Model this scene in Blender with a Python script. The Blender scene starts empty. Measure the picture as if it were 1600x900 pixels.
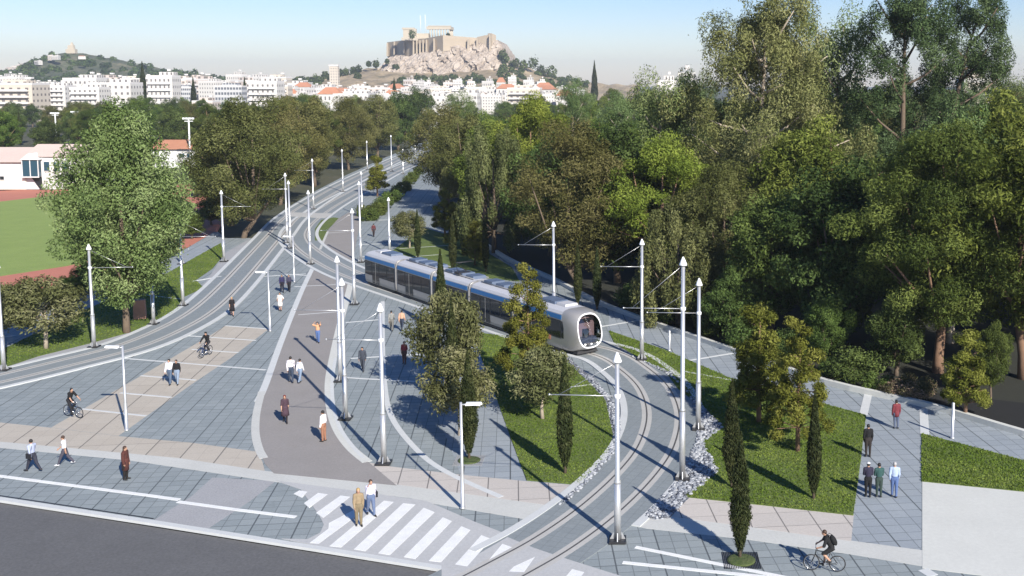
import bpy, bmesh, math, random
import numpy as np
from mathutils import Vector, Matrix
R = math.radians
scene = bpy.context.scene
COL = scene.collection

# ------------------------------------------------------------------ camera, sky, sun, exposure
CAM_H, FOC, PCX, PCY, HOR = 20.0, 1650.0, 1000.0, 300.0, 130.0     # survey of the view: metres and photo pixels
PITCH = math.atan((PCY - HOR) / FOC)
cam_d = bpy.data.cameras.new('camera'); cam = bpy.data.objects.new('camera', cam_d); COL.objects.link(cam)
cam.location = (0, 0, CAM_H); cam.rotation_euler = (math.pi / 2 - PITCH, 0, 0)
cam_d.sensor_width = 36.0; cam_d.lens = 36.0 * FOC / 1600.0
cam_d.shift_x = (800 - PCX) / 1600.0; cam_d.shift_y = -(450 - PCY) / 1600.0
cam_d.clip_start = 0.5; cam_d.clip_end = 30000
scene.camera = cam

SUN_EL, SUN_DIR = R(31), Vector((0.50, -0.866, 0))               # horizontal direction towards the sun
world = bpy.data.worlds.new('World'); scene.world = world; world.use_nodes = True
wn = world.node_tree; wn.nodes.clear()
sky = wn.nodes.new('ShaderNodeTexSky'); sky.sky_type = 'NISHITA'; sky.sun_disc = False
sky.sun_elevation = SUN_EL; sky.sun_rotation = math.atan2(SUN_DIR.x, SUN_DIR.y)
sky.altitude = 80; sky.air_density = 1.0; sky.dust_density = 0.25; sky.ozone_density = 3.0
bg = wn.nodes.new('ShaderNodeBackground'); bg.inputs['Strength'].default_value = 0.078
wo = wn.nodes.new('ShaderNodeOutputWorld')
hsv = wn.nodes.new('ShaderNodeHueSaturation'); hsv.inputs['Saturation'].default_value = 1.26
tint = wn.nodes.new('ShaderNodeMix'); tint.data_type = 'RGBA'; tint.blend_type = 'MULTIPLY'; tint.inputs[0].default_value = 1.0; tint.inputs[7].default_value = (1.01, .965, 1.10, 1)
wn.links.new(sky.outputs[0], tint.inputs[6]); wn.links.new(tint.outputs[2], hsv.inputs['Color']); wn.links.new(hsv.outputs[0], bg.inputs[0]); wn.links.new(bg.outputs[0], wo.inputs[0])
sun_d = bpy.data.lights.new('sun', 'SUN'); sun = bpy.data.objects.new('sun', sun_d); COL.objects.link(sun)
sun_d.energy = 5.0; sun_d.angle = R(0.5); sun_d.color = (1.0, 0.95, 0.87)
_s = Vector((SUN_DIR.x * math.cos(SUN_EL), SUN_DIR.y * math.cos(SUN_EL), math.sin(SUN_EL)))
sun.rotation_euler = _s.to_track_quat('Z', 'Y').to_euler()
vs = scene.view_settings
scene.display_settings.display_device = 'sRGB'
vs.view_transform = 'Standard'; vs.look = 'None'; vs.gamma = 1; vs.use_curve_mapping = False
vs.exposure = 0.70
scene.cycles.max_bounces = 6; scene.cycles.transparent_max_bounces = 8
scene.cycles.diffuse_bounces = 3; scene.cycles.glossy_bounces = 3; scene.cycles.volume_bounces = 0
scene.cycles.use_denoising = True

# ------------------------------------------------------------------ survey: photo pixel <-> ground
_ca, _sa = math.cos(PITCH), math.sin(PITCH)
def G(px, py, z=0.0):
    u, v = (px - PCX) / FOC, (PCY - py) / FOC
    d = Vector((u, _ca + v * _sa, -_sa + v * _ca))
    t = (z - CAM_H) / d.z
    return Vector((d.x * t, d.y * t, z))
def PX(x, y, z=0.0):
    dz = z - CAM_H
    w = y * _ca - dz * _sa; v = y * _sa + dz * _ca
    return PCX + FOC * x / w, PCY - FOC * v / w
def scale_at(py):                     # photo pixels per metre for an upright thing standing at row py
    p = G(PCX, py); return FOC / (p.y * _ca + CAM_H * _sa)
def AT(px, dist, py):                 # a point at ground distance dist seen at pixel (px, py): for far hills and houses
    u, v = (px - PCX) / FOC, (PCY - py) / FOC
    d = Vector((u, _ca + v * _sa, -_sa + v * _ca)); t = dist / d.y
    return Vector((d.x * t, dist, CAM_H + d.z * t))

# ------------------------------------------------------------------ materials
def lin(h):
    h = h.lstrip('#'); o = []
    for i in (0, 2, 4):
        c = int(h[i:i+2], 16) / 255
        o.append(c / 12.92 if c <= .04045 else ((c + .055) / 1.055) ** 2.4)
    return (*o, 1)
class NT:
    def __init__(s, name):
        s.m = bpy.data.materials.new(name); s.m.use_nodes = True; s.t = s.m.node_tree; s.t.nodes.clear()
        s.out = s.n('ShaderNodeOutputMaterial')
    def n(s, k, **kw):
        x = s.t.nodes.new(k)
        for a, b in kw.items(): setattr(x, a, b)
        return x
    def l(s, a, b): s.t.links.new(a, b)
    def math(s, op, a, b=None, c=None):
        x = s.n('ShaderNodeMath', operation=op)
        for i, v in enumerate((a, b, c)):
            if v is None: continue
            if isinstance(v, (int, float)): x.inputs[i].default_value = v
            else: s.l(v, x.inputs[i])
        return x.outputs[0]
    def mix(s, f, a, b, blend='MIX'):
        x = s.n('ShaderNodeMix', data_type='RGBA', blend_type=blend)
        for i, v in ((0, f), (6, a), (7, b)):
            if isinstance(v, (int, float)): x.inputs[i].default_value = v
            elif isinstance(v, tuple): x.inputs[i].default_value = v
            else: s.l(v, x.inputs[i])
        return x.outputs[2]
    def noise(s, vec, scale, detail=3, rough=.6):
        x = s.n('ShaderNodeTexNoise'); x.inputs['Scale'].default_value = scale
        x.inputs['Detail'].default_value = detail; x.inputs['Roughness'].default_value = rough
        if vec is not None: s.l(vec, x.inputs['Vector'])
        return x.outputs[0]
    def ramp(s, f, stops):
        x = s.n('ShaderNodeValToRGB'); e = x.color_ramp.elements
        while len(e) < len(stops): e.new(.5)
        for i, (p, c) in enumerate(stops):
            e[i].position = p; e[i].color = c if len(c) == 4 else (*c, 1)
        s.l(f, x.inputs[0]); return x.outputs[0]
    def obj(s): return s.n('ShaderNodeTexCoord').outputs['Object']
    def bsdf(s, col, rough=.8, metal=0, normal=None, **kw):
        x = s.n('ShaderNodeBsdfPrincipled')
        if isinstance(col, tuple): x.inputs['Base Color'].default_value = col
        else: s.l(col, x.inputs['Base Color'])
        if isinstance(rough, (int, float)): x.inputs['Roughness'].default_value = rough
        else: s.l(rough, x.inputs['Roughness'])
        x.inputs['Metallic'].default_value = metal
        for k, v in kw.items(): x.inputs[k].default_value = v
        if normal is not None: s.l(normal, x.inputs['Normal'])
        s.l(x.outputs[0], s.out.inputs[0]); return x
    def bump(s, h, strength=.3, dist=.02):
        x = s.n('ShaderNodeBump'); x.inputs['Strength'].default_value = strength; x.inputs['Distance'].default_value = dist
        s.l(h, x.inputs['Height']); return x.outputs[0]
def vary(name, col, amt=.15, scale=3, rough=.8, metal=0, bump=0, fine=0, **kw):
    """plain surface with soft mottling"""
    t = NT(name); o = t.obj()
    n = t.noise(o, scale, 4)
    f = t.math('MULTIPLY_ADD', n, 2 * amt, 1 - amt)
    if fine:
        n2 = t.noise(o, scale * 14, 2); f = t.math('MULTIPLY', f, t.math('MULTIPLY_ADD', n2, 2 * fine, 1 - fine))
    x = t.n('ShaderNodeVectorMath', operation='SCALE'); x.inputs[0].default_value = col[:3]; t.l(f, x.inputs['Scale'])
    nb = t.bump(t.noise(o, scale * 10, 3), bump, .01) if bump else None
    t.bsdf(x.outputs[0], rough, metal, nb, **kw)
    return t.m
def paving(name, cols, big=2.0, small=0.667, rot=-6.8, joint=(.07, .08, .085, 1), bigw=.035, smallw=.019, cross=True, seed=0.0, fade=.62):
    t = NT(name); o = t.obj()
    mp = t.n('ShaderNodeMapping'); mp.inputs['Rotation'].default_value = (0, 0, R(rot)); mp.inputs['Location'].default_value = (seed, seed * .7, 0)
    t.l(o, mp.inputs[0]); sp = t.n('ShaderNodeSeparateXYZ'); t.l(mp.outputs[0], sp.inputs[0])
    x, y = sp.outputs[0], sp.outputs[1]
    cell = t.n('ShaderNodeCombineXYZ')
    t.l(t.math('FLOOR', t.math('DIVIDE', x, small)), cell.inputs[0]); t.l(t.math('FLOOR', t.math('DIVIDE', y, small)), cell.inputs[1])
    wn_ = t.n('ShaderNodeTexWhiteNoise', noise_dimensions='3D'); t.l(cell.outputs[0], wn_.inputs['Vector'])
    c = t.mix(wn_.outputs['Value'], cols[0], cols[1])
    lo = t.noise(o, .22, 4); c = t.mix(t.math('MULTIPLY', lo, .75), c, cols[2])
    gr = t.noise(o, 9, 3); c = t.mix(.28, c, t.ramp(gr, [(.25, (.45,.45,.45)), (.75, (1,1,1))]), 'MULTIPLY')
    st = t.noise(o, 1.1, 5, .7); c = t.mix(t.math('MULTIPLY', t.ramp(st, [(.58, (0,0,0)), (.75, (1,1,1))]), .38), c, (cols[0][0]*.5, cols[0][1]*.5, cols[0][2]*.48, 1))
    dx, dy = t.math('PINGPONG', x, small / 2), t.math('PINGPONG', y, small / 2)
    ms = t.math('LESS_THAN', t.math('MINIMUM', dx, dy), smallw)
    c = t.mix(t.math('MULTIPLY', ms, fade), c, joint)
    if big:
        bx = t.math('PINGPONG', x, big / 2)
        mb = t.math('LESS_THAN', bx, bigw)
        if cross: mb = t.math('MAXIMUM', mb, t.math('MULTIPLY', t.math('LESS_THAN', t.math('PINGPONG', y, big * 1.5), bigw * .8), .6))
        c = t.mix(t.math('MULTIPLY', mb, .85), c, joint)
    t.bsdf(c, .75, 0, t.bump(gr, .15, .01))
    return t.m
def grass_mat(name, a, b, c2):
    t = NT(name); o = t.obj()
    n1 = t.noise(o, .35, 4); n2 = t.noise(o, 5, 4, .7); n3 = t.noise(o, 22, 2)
    c = t.mix(t.ramp(n1, [(.3, (0,0,0)), (.7, (1,1,1))]), a, b)
    c = t.mix(t.ramp(n2, [(.4, (0,0,0)), (.72, (1,1,1))]), c, c2)
    c = t.mix(.6, c, t.ramp(n3, [(.3, (.35,.35,.35)), (.7, (1,1,1))]), 'MULTIPLY')
    t.bsdf(c, .9, 0, t.bump(t.math('ADD', n2, n3), .9, .06))
    return t.m
M = {}
M['plaza'] = paving('plaza_paving', [(.248,.278,.282,1), (.315,.345,.347,1), (.215,.242,.248,1)])
M['walk'] = paving('promenade_paving', [(.275,.305,.33,1), (.34,.37,.39,1), (.255,.285,.31,1)], small=.8, big=2.4, seed=.4)
M['trackpave'] = paving('track_paving', [(.225,.25,.256,1), (.25,.275,.28,1), (.20,.222,.23,1)], small=.5, big=0, rot=20, fade=.25)
M['beige'] = paving('beige_paving', [(.45,.40,.335,1), (.50,.45,.38,1), (.42,.375,.31,1)], small=1.0, big=2.0, joint=(.12,.11,.10,1), smallw=.012, fade=.3)
M['pinkbeige'] = paving('pale_slab_paving', [(.50,.46,.42,1), (.55,.50,.45,1), (.47,.43,.385,1)], small=1.5, big=1.5, joint=(.14,.13,.12,1), fade=.6, bigw=.03)
M['concrete'] = vary('pale_concrete', (.47,.47,.44,1), .12, .5, .85, fine=.12, bump=.1)
M['concrete2'] = vary('smooth_concrete', (.52,.52,.48,1), .10, .35, .85, fine=.10)
M['kerb'] = vary('kerb_concrete', (.50,.51,.50,1), .10, 1.2, .8, fine=.1)
M['band'] = vary('rail_band_concrete', (.40,.39,.365,1), .12, .8, .85, fine=.12)
M['path'] = vary('brown_grey_asphalt', (.245,.228,.215,1), .12, .5, .9, fine=.16, bump=.2)
M['asphalt'] = vary('road_asphalt', (.105,.104,.104,1), .16, .6, .85, fine=.35, bump=.4)
M['patch'] = vary('exposed_aggregate', (.30,.30,.305,1), .10, .8, .9, fine=.3, bump=.3)
M['crossing'] = vary('crossing_concrete', (.40,.40,.395,1), .10, .5, .85, fine=.14)
M['paint'] = vary('road_paint', (.68,.68,.66,1), .16, 1.8, .75, fine=.22)
M['paleline'] = vary('pale_paving_line', (.52,.53,.52,1), .10, 2.5, .8, fine=.12)
M['rail'] = vary('rail_groove_steel', (.13,.12,.11,1), .2, 3, .45, .4)
M['grass'] = grass_mat('lawn_grass', (.072,.124,.015,1), (.115,.170,.024,1), (.170,.208,.048,1))
M['sportgrass'] = grass_mat('sports_field_grass', (.22,.32,.055,1), (.28,.38,.075,1), (.30,.36,.11,1))
M['redtrack'] = vary('running_track_clay', (.42,.15,.10,1), .12, .25, .95, fine=.08)
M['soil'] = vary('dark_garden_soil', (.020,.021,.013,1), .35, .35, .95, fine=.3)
M['blackfill'] = vary('black_cutout_fill', (.006,.006,.006,1), .3, .6, 1.0)  # flat black for the empty cut-out, no real soil
def gravel_mat():
    t = NT('grey_white_gravel'); o = t.obj()
    v = t.n('ShaderNodeTexVoronoi'); v.inputs['Scale'].default_value = 5.5; t.l(o, v.inputs['Vector'])
    c = t.ramp(t.n('ShaderNodeSeparateColor').outputs[0], [(0, (.14,.15,.18)), (.3, (.36,.39,.44)), (.55, (.62,.64,.66)), (1, (.85,.85,.84))])
    sc_ = [n for n in t.t.nodes if n.bl_idname == 'ShaderNodeSeparateColor'][0]; t.l(v.outputs['Color'], sc_.inputs[0])
    d = t.ramp(v.outputs['Distance'], [(.10, (1,1,1)), (.55, (.25,.25,.27))])
    c = t.mix(1.0, c, d, 'MULTIPLY')
    t.bsdf(c, .8, 0, t.bump(t.math('SUBTRACT', 1.0, v.outputs['Distance']), .9, .08)); return t.m
M['gravel'] = gravel_mat()
def ground_mat():
    t = NT('park_earth'); o = t.obj()
    n = t.noise(o, .03, 5); n2 = t.noise(o, .5, 4)
    c = t.ramp(n, [(.35, (.040,.045,.018)), (.55, (.065,.065,.03)), (.75, (.12,.10,.065))])
    c = t.mix(.5, c, t.ramp(n2, [(.3, (.5,.5,.5)), (.7, (1,1,1))]), 'MULTIPLY')
    t.bsdf(c, .95); return t.m
M['ground'] = ground_mat()
M['steel'] = vary('brushed_steel', (.62,.62,.615,1), .05, 4, .32, .65)
M['whitemetal'] = vary('white_painted_metal', (.78,.79,.79,1), .05, 4, .4)
M['darkmetal'] = vary('dark_cast_metal', (.03,.03,.032,1), .2, 5, .5, .3)
M['bark'] = vary('tree_bark', (.13,.095,.065,1), .35, 3, .95, bump=.5)
M['palebark'] = vary('pale_gum_bark', (.36,.30,.23,1), .3, 2, .9, bump=.3)
M['redbark'] = vary('pine_bark', (.20,.12,.075,1), .35, 3, .95, bump=.5)
def leaf_mat(name, dark, mid, light, trans=.25, hue=.02, val=.35):
    t = NT(name)
    a = t.n('ShaderNodeAttribute', attribute_name='tint'); sp = t.n('ShaderNodeSeparateColor'); t.l(a.outputs['Color'], sp.inputs[0])
    f = t.math('MULTIPLY_ADD', sp.outputs[0], .62, t.math('MULTIPLY', sp.outputs[1], .38))
    c = t.ramp(f, [(.12, dark), (.5, mid), (.88, light)])
    oi = t.n('ShaderNodeObjectInfo')
    hs = t.n('ShaderNodeHueSaturation'); t.l(c, hs.inputs['Color'])
    t.l(t.math('MULTIPLY_ADD', oi.outputs['Random'], hue * 2, .5 - hue), hs.inputs['Hue'])
    r2 = t.math('FRACT', t.math('MULTIPLY', oi.outputs['Random'], 17.3))
    t.l(t.math('MULTIPLY_ADD', r2, val, 1 - val * .5), hs.inputs['Value'])
    p = t.n('ShaderNodeBsdfPrincipled'); t.l(hs.outputs[0], p.inputs['Base Color']); p.inputs['Roughness'].default_value = .7
    p.inputs['Specular IOR Level'].default_value = .12
    tr = t.n('ShaderNodeBsdfTranslucent'); t.l(hs.outputs[0], tr.inputs[0])
    mx = t.n('ShaderNodeMixShader'); mx.inputs[0].default_value = trans
    t.l(p.outputs[0], mx.inputs[1]); t.l(tr.outputs[0], mx.inputs[2]); t.l(mx.outputs[0], t.out.inputs[0])
    return t.m
M['darkgum'] = leaf_mat('dark_gum_leaves', (0.046, 0.071, 0.025), (0.092, 0.132, 0.048), (0.167, 0.213, 0.092))
M['darkpine'] = leaf_mat('dark_pine_needles', (0.038, 0.060, 0.012), (0.087, 0.123, 0.025), (0.151, 0.193, 0.047))
M['blade'] = leaf_mat('grass_blades', (.066,.112,.012), (.120,.175,.023), (.20,.24,.055), hue=0, val=0)
M['gum'] = leaf_mat('gum_leaves', (0.090, 0.101, 0.032), (0.170, 0.190, 0.067), (0.270, 0.276, 0.121))
M['greygum'] = leaf_mat('grey_gum_leaves', (0.076, 0.113, 0.032), (0.146, 0.200, 0.065), (0.232, 0.281, 0.119))
M['brown'] = leaf_mat('olive_brown_leaves', (0.068, 0.073, 0.021), (0.139, 0.144, 0.042), (0.218, 0.210, 0.078))
M['pine'] = leaf_mat('pine_needles', (0.051, 0.081, 0.013), (0.120, 0.168, 0.029), (0.201, 0.250, 0.054))
M['brightpine'] = leaf_mat('bright_pine_needles', (0.091, 0.116, 0.015), (0.183, 0.220, 0.032), (0.287, 0.317, 0.055))
M['dark'] = leaf_mat('dark_leaves', (0.033, 0.053, 0.013), (0.068, 0.103, 0.026), (0.127, 0.176, 0.050))
M['feather'] = leaf_mat('feathery_olive_foliage', (0.063, 0.073, 0.026), (0.131, 0.143, 0.051), (0.199, 0.206, 0.083))
M['olive'] = leaf_mat('olive_leaves', (.060,.066,.022), (.130,.140,.052), (.235,.230,.115), hue=.012, val=.2)
M['youngpine'] = leaf_mat('young_pine_needles', (.070,.078,.012), (.140,.150,.022), (.230,.232,.050), hue=.012, val=.2)
M['cypress'] = leaf_mat('cypress_foliage', (.016,.024,.008), (.034,.046,.014), (.066,.076,.028), trans=.12, val=.25)
M['hedge'] = leaf_mat('hedge_leaves', (0.050, 0.074, 0.017), (0.098, 0.138, 0.031), (0.162, 0.210, 0.054))
M['flower'] = leaf_mat('flowering_bush_leaves', (.05,.055,.022), (.115,.105,.05), (.33,.22,.17))
def plain(name, col, rough=.7, metal=0, **kw):
    t = NT(name); t.bsdf(col if len(col) == 4 else (*col, 1), rough, metal, **kw); return t.m
_cl = {}
def cloth(hexcol):
    if hexcol not in _cl: 
        c = lin(hexcol); g_ = .3*c[0] + .6*c[1] + .1*c[2]
        _cl[hexcol] = vary('cloth_' + str(len(_cl)), tuple((.72*k + .28*g_)*.85 for k in c[:3]) + (1,), .30, 7, .9)
    return _cl[hexcol]

# ------------------------------------------------------------------ mesh builder
def frame_of(d):
    d = d.normalized(); a = Vector((0, 0, 1)) if abs(d.z) < .9 else Vector((1, 0, 0))
    x = a.cross(d).normalized(); return x, d.cross(x).normalized()
class MB:
    def __init__(s): s.v, s.f, s.mi, s.sm = [], [], [], []
    def add(s, vs_, fs, mi=0, smooth=False):
        o = len(s.v); s.v += [tuple(p) for p in vs_]
        for f in fs: s.f.append(tuple(i + o for i in f)); s.mi.append(mi); s.sm.append(smooth)
        return s
    def box(s, c, size, rz=0, mi=0, top=1.0):
        x, y, z = (k / 2 for k in size); cr, sr = math.cos(rz), math.sin(rz); P = []
        for dz in (-1, 1):
            k = 1 if dz < 0 else top
            for dx, dy in ((-1,-1), (1,-1), (1,1), (-1,1)):
                a, b = dx * x * k, dy * y * k
                P.append((c[0] + a * cr - b * sr, c[1] + a * sr + b * cr, c[2] + dz * z))
        return s.add(P, [(3,2,1,0), (4,5,6,7), (0,1,5,4), (1,2,6,5), (2,3,7,6), (3,0,4,7)], mi)
    def tube(s, pts, rad, n=8, mi=0, cap=True, smooth=True):
        pts = [Vector(p) for p in pts]; k = len(pts)
        if isinstance(rad, (int, float)): rad = [rad] * k
        P, F = [], []
        for i, p in enumerate(pts):
            d = (pts[min(i + 1, k - 1)] - pts[max(i - 1, 0)]); d = d if d.length > 1e-9 else Vector((0, 0, 1))
            x, y = frame_of(d)
            for j in range(n):
                a = 2 * math.pi * j / n; P.append(p + (x * math.cos(a) + y * math.sin(a)) * rad[i])
        for i in range(k - 1):
            for j in range(n):
                F.append((i*n + j, i*n + (j+1) % n, (i+1)*n + (j+1) % n, (i+1)*n + j))
        s.add(P, F, mi, smooth)
        if cap:
            o = len(s.v) - len(P)
            s.f.append(tuple(o + j for j in reversed(range(n)))); s.mi.append(mi); s.sm.append(False)
            s.f.append(tuple(o + (k-1)*n + j for j in range(n))); s.mi.append(mi); s.sm.append(False)
        return s
    def lathe(s, prof, c=(0, 0, 0), n=12, mi=0, smooth=True):
        P, F, k = [], [], len(prof)
        for r, z in prof:
            for j in range(n):
                a = 2 * math.pi * j / n; P.append((c[0] + r * math.cos(a), c[1] + r * math.sin(a), c[2] + z))
        for i in range(k - 1):
            for j in range(n): F.append((i*n + j, i*n + (j+1) % n, (i+1)*n + (j+1) % n, (i+1)*n + j))
        F.append(tuple(reversed(range(n)))); F.append(tuple((k-1)*n + j for j in range(n)))
        return s.add(P, F, mi, smooth)
    def ball(s, c, r, nu=10, nv=7, mi=0, rot=None):
        r = (r, r, r) if isinstance(r, (int, float)) else r; P, F = [], []
        for i in range(nv + 1):
            t = math.pi * i / nv
            for j in range(nu):
                a = 2 * math.pi * j / nu
                q = Vector((math.sin(t) * math.cos(a) * r[0], math.sin(t) * math.sin(a) * r[1], -math.cos(t) * r[2]))
                if rot is not None: q = rot @ q
                P.append(Vector(c) + q)
        for i in range(nv):
            for j in range(nu): F.append((i*nu + j, i*nu + (j+1) % nu, (i+1)*nu + (j+1) % nu, (i+1)*nu + j))
        return s.add(P, F, mi, True)
    def torus(s, c, Rr, r, nu=24, nv=6, mi=0, axis='X'):
        P, F = [], []
        for i in range(nu):
            a = 2 * math.pi * i / nu
            for j in range(nv):
                b = 2 * math.pi * j / nv; q = Rr + r * math.cos(b); w = r * math.sin(b)
                p = (w, q * math.cos(a), q * math.sin(a)) if axis == 'X' else (q * math.cos(a), q * math.sin(a), w)
                P.append((c[0] + p[0], c[1] + p[1], c[2] + p[2]))
        for i in range(nu):
            for j in range(nv): F.append((i*nv + j, ((i+1) % nu)*nv + j, ((i+1) % nu)*nv + (j+1) % nv, i*nv + (j+1) % nv))
        return s.add(P, F, mi, True)
    def quad(s, a, b, c, d, mi=0): return s.add([a, b, c, d], [(0, 1, 2, 3)], mi)
    def prism(s, poly, z0, z1, mi=0):
        bm = bmesh.new(); vs_ = [bm.verts.new((p[0], p[1], z1)) for p in poly]; f = bm.faces.new(vs_)
        f.normal_update()
        if f.normal.z < 0: f.normal_flip()
        order = [v for v in f.verts]; bm.verts.index_update()
        ring = [v.co.copy() for v in order]
        bmesh.ops.triangulate(bm, faces=[f]); bm.verts.index_update()
        top = [tuple(v.index for v in g.verts) for g in bm.faces]; P = [v.co.copy() for v in bm.verts]; bm.free()
        s.add(P, top, mi); n = len(ring)
        Q = [(p.x, p.y, z0) for p in ring] + [(p.x, p.y, z1) for p in ring]
        s.add(Q, [(i, (i+1) % n, n + (i+1) % n, n + i) for i in range(n)], mi)
        return s
    def mesh(s, name, mats):
        me = bpy.data.meshes.new(name); me.from_pydata(s.v, [], s.f)
        for m in (mats if isinstance(mats, (list, tuple)) else [mats]): me.materials.append(m)
        me.polygons.foreach_set('material_index', s.mi); me.polygons.foreach_set('use_smooth', s.sm); me.update()
        return me
    def build(s, name, mats, parent=None):
        o = bpy.data.objects.new(name, s.mesh(name, mats)); COL.objects.link(o)
        if parent is not None: o.parent = parent
        return o
def tag(o, label=None, cat=None, group=None, kind=None):
    for k, v in (('label', label), ('category', cat), ('group', group), ('kind', kind)):
        if v: o[k] = v
    return o
def thing(name, label, cat, loc=(0, 0, 0), rz=0, group=None):
    o = bpy.data.objects.new(name, None); COL.objects.link(o); o.empty_display_size = .3
    o.location = loc; o.rotation_euler = (0, 0, rz); return tag(o, label, cat, group)
def copy_thing(src, loc, rz=0, scale=1, label=None, group=None):
    def cp(o, par):
        c = o.copy(); COL.objects.link(c); c.parent = par
        for ch in o.children: cp(ch, c)
        return c
    r = cp(src, None); r.location = loc; r.rotation_euler = (0, 0, rz)
    r.scale = (scale,) * 3 if isinstance(scale, (int, float)) else scale
    if label: r['label'] = label
    if group: r['group'] = group
    return r
def spline(pts, n=6):
    """Catmull-Rom through points"""
    P = [Vector(p) for p in pts]; out = []
    for i in range(len(P) - 1):
        a, b, c, d = P[max(i-1, 0)], P[i], P[i+1], P[min(i+2, len(P)-1)]
        for k in range(n):
            t = k / n
            out.append(.5 * ((2*b) + (c-a)*t + (2*a - 5*b + 4*c - d)*t*t + (3*b - a - 3*c + d)*t**3))
    out.append(P[-1]); return out
def inpoly(x, y, poly):
    c = False; j = len(poly) - 1
    for i in range(len(poly)):
        xi, yi = poly[i]; xj, yj = poly[j]
        if (yi > y) != (yj > y) and x < (xj - xi) * (y - yi) / (yj - yi) + xi: c = not c
        j = i
    return c
# ------------------------------------------------------------------ the ground and everything laid on it
LOW = -0.22
_lay = [0]
def lift(level):
    _lay[0] += 1; return level * .004 + _lay[0] * .00003
def sheet(name, pxs, mat, level, curve=False, kind='structure', low=LOW):
    pts = [G(*p) for p in pxs]
    if curve: pts = spline(pts + [pts[0]], 5)[:-1]
    o = MB().prism([(p.x, p.y) for p in pts], low, lift(level)).build(name, M[mat]); o['kind'] = kind
    return o
def strip_poly(pts, a, b):
    L, Rr = [], []
    for i, p in enumerate(pts):
        d = pts[min(i+1, len(pts)-1)] - pts[max(i-1, 0)]; n = Vector((d.y, -d.x, 0)).normalized()
        L.append(p + n * a); Rr.append(p + n * b)
    return L, Rr
def ribbon(mb, pts, a, b, z, low=-.1, mi=0):
    L, Rr = strip_poly(pts, a, b); n = len(pts)
    P = [(p.x, p.y, z) for p in L] + [(p.x, p.y, z) for p in Rr] + [(p.x, p.y, low) for p in L] + [(p.x, p.y, low) for p in Rr]
    F = []
    for i in range(n - 1):
        F += [(i, i+1, n+i+1, n+i), (i, 2*n+i, 2*n+i+1, i+1), (n+i, n+i+1, 3*n+i+1, 3*n+i)]
    F += [(0, n, 3*n, 2*n), (n-1, 3*n-1, 4*n-1, 2*n-1)]
    mb.add(P, F, mi); return mb
def band(name, pxs, w, mat, level, curve=True, raise_=0, kind='structure'):
    pts = [G(*p) for p in pxs]
    if curve and len(pts) > 2: pts = spline(pts, 6)
    o = ribbon(MB(), pts, -w/2, w/2, lift(level) + raise_).build(name, M[mat]); o['kind'] = kind; return o

g = MB(); N = 48
g.add([(-2600, -120, -.24), (2600, -120, -.24), (2600, 5600, -.24), (-2600, 5600, -.24)], [(0, 1, 2, 3)])
g.build('ground', M['ground'])['kind'] = 'structure'

# road with a sunken carriageway (15 cm below the footway)
sheet('road', [(-400, 722), (0, 781), (700, 891), (1150, 962), (2100, 1110), (2100, 1700), (-900, 1700)], 'asphalt', -37, low=-.235)
# plaza base
sheet('plaza', [(-120, 763), (0, 779), (250, 817), (500, 856), (700, 888), (1150, 958), (1800, 1058), (1800, 735), (1600, 681), (1450, 637), (1290, 600), (1150, 552),
      (950, 482), (860, 438), (790, 408), (740, 372), (700, 335), (684, 305), (690, 275), (690, 252), (705, 222), (660, 222), (600, 247), (540, 274), (480, 305), (445, 327), (415, 352),
      (395, 372), (352, 372), (335, 362), (250, 413), (110, 474), (0, 520), (-120, 565)], 'plaza', 0)
band('kerb', [(-120, 763), (0, 779.5), (250, 817.5), (500, 857), (700, 889)], .32, 'kerb', 1, curve=False, raise_=.02)
band('kerb', [(-120, 758.5), (0, 774.5), (240, 810.5)], .10, 'darkmetal', 1, curve=False)  # dark strip painted in for the shadow line along the pavement edge
# soil behind the promenade, then a made-up black sheet over the empty cut-out
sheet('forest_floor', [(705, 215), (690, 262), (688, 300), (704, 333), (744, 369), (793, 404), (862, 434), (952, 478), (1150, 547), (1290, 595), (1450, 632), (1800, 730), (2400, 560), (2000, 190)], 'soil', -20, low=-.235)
sheet('forest_floor', [(1440, 633), (1450, 630), (1800, 727), (1800, 650), (1452, 612)], 'blackfill', -12, low=-.235)  # added black sheet standing in for an empty cut-out, not a planted bed

# footway patches
sheet('pavement', [(332, 746), (430, 752), (392, 782), (325, 826), (240, 813), (300, 775)], 'patch', 1)
sheet('pavement', [(80, 668), (233, 580), (332, 522), (352, 509), (420, 514), (361, 559), (300, 600), (185, 681)], 'beige', 1)
sheet('pavement', [(-80, 652), (80, 668.5), (185, 681.5), (300, 692), (403, 706), (410, 722), (414, 737), (280, 717), (120, 702), (-80, 684)], 'beige', 1.5)
sheet('pavement', [(-80, 683), (120, 701), (280, 716), (414, 736), (500, 745), (620, 757), (700, 768), (866, 791), (905, 770), (895, 792), (842, 815), (665, 785), (640, 778), (430, 753), (200, 719), (-80, 692)], 'concrete', 2)
sheet('pavement', [(560, 719), (600, 728), (720, 742), (820, 752), (905, 759), (866, 791), (700, 768), (618, 757)], 'pinkbeige', 3)
sheet('pavement', [(1059, 779), (1068, 776), (1334, 804), (1330, 846), (1160, 822), (1036, 806)], 'pinkbeige', 3)
sheet('pavement', [(985, 820), (1036, 804), (1160, 821), (1330, 845), (1442, 860), (1442, 885), (1328, 866), (1160, 842), (1010, 826)], 'concrete', 2)
sheet('pavement', [(1441, 752), (1600, 768), (1800, 790), (1800, 935), (1600, 908), (1441, 888)], 'concrete2', 4)
sheet('pavement', [(1345, 640), (1360, 606), (1600, 681), (1800, 735), (1800, 752), (1600, 720), (1440, 678), (1440, 860), (1330, 846)], 'walk', 1)
sheet('pavement', [(952, 484), (1150, 554), (1290, 602), (1362, 624), (1350, 652), (1290, 634), (1150, 592), (1036, 548), (950, 518)], 'walk', 1)
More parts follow.
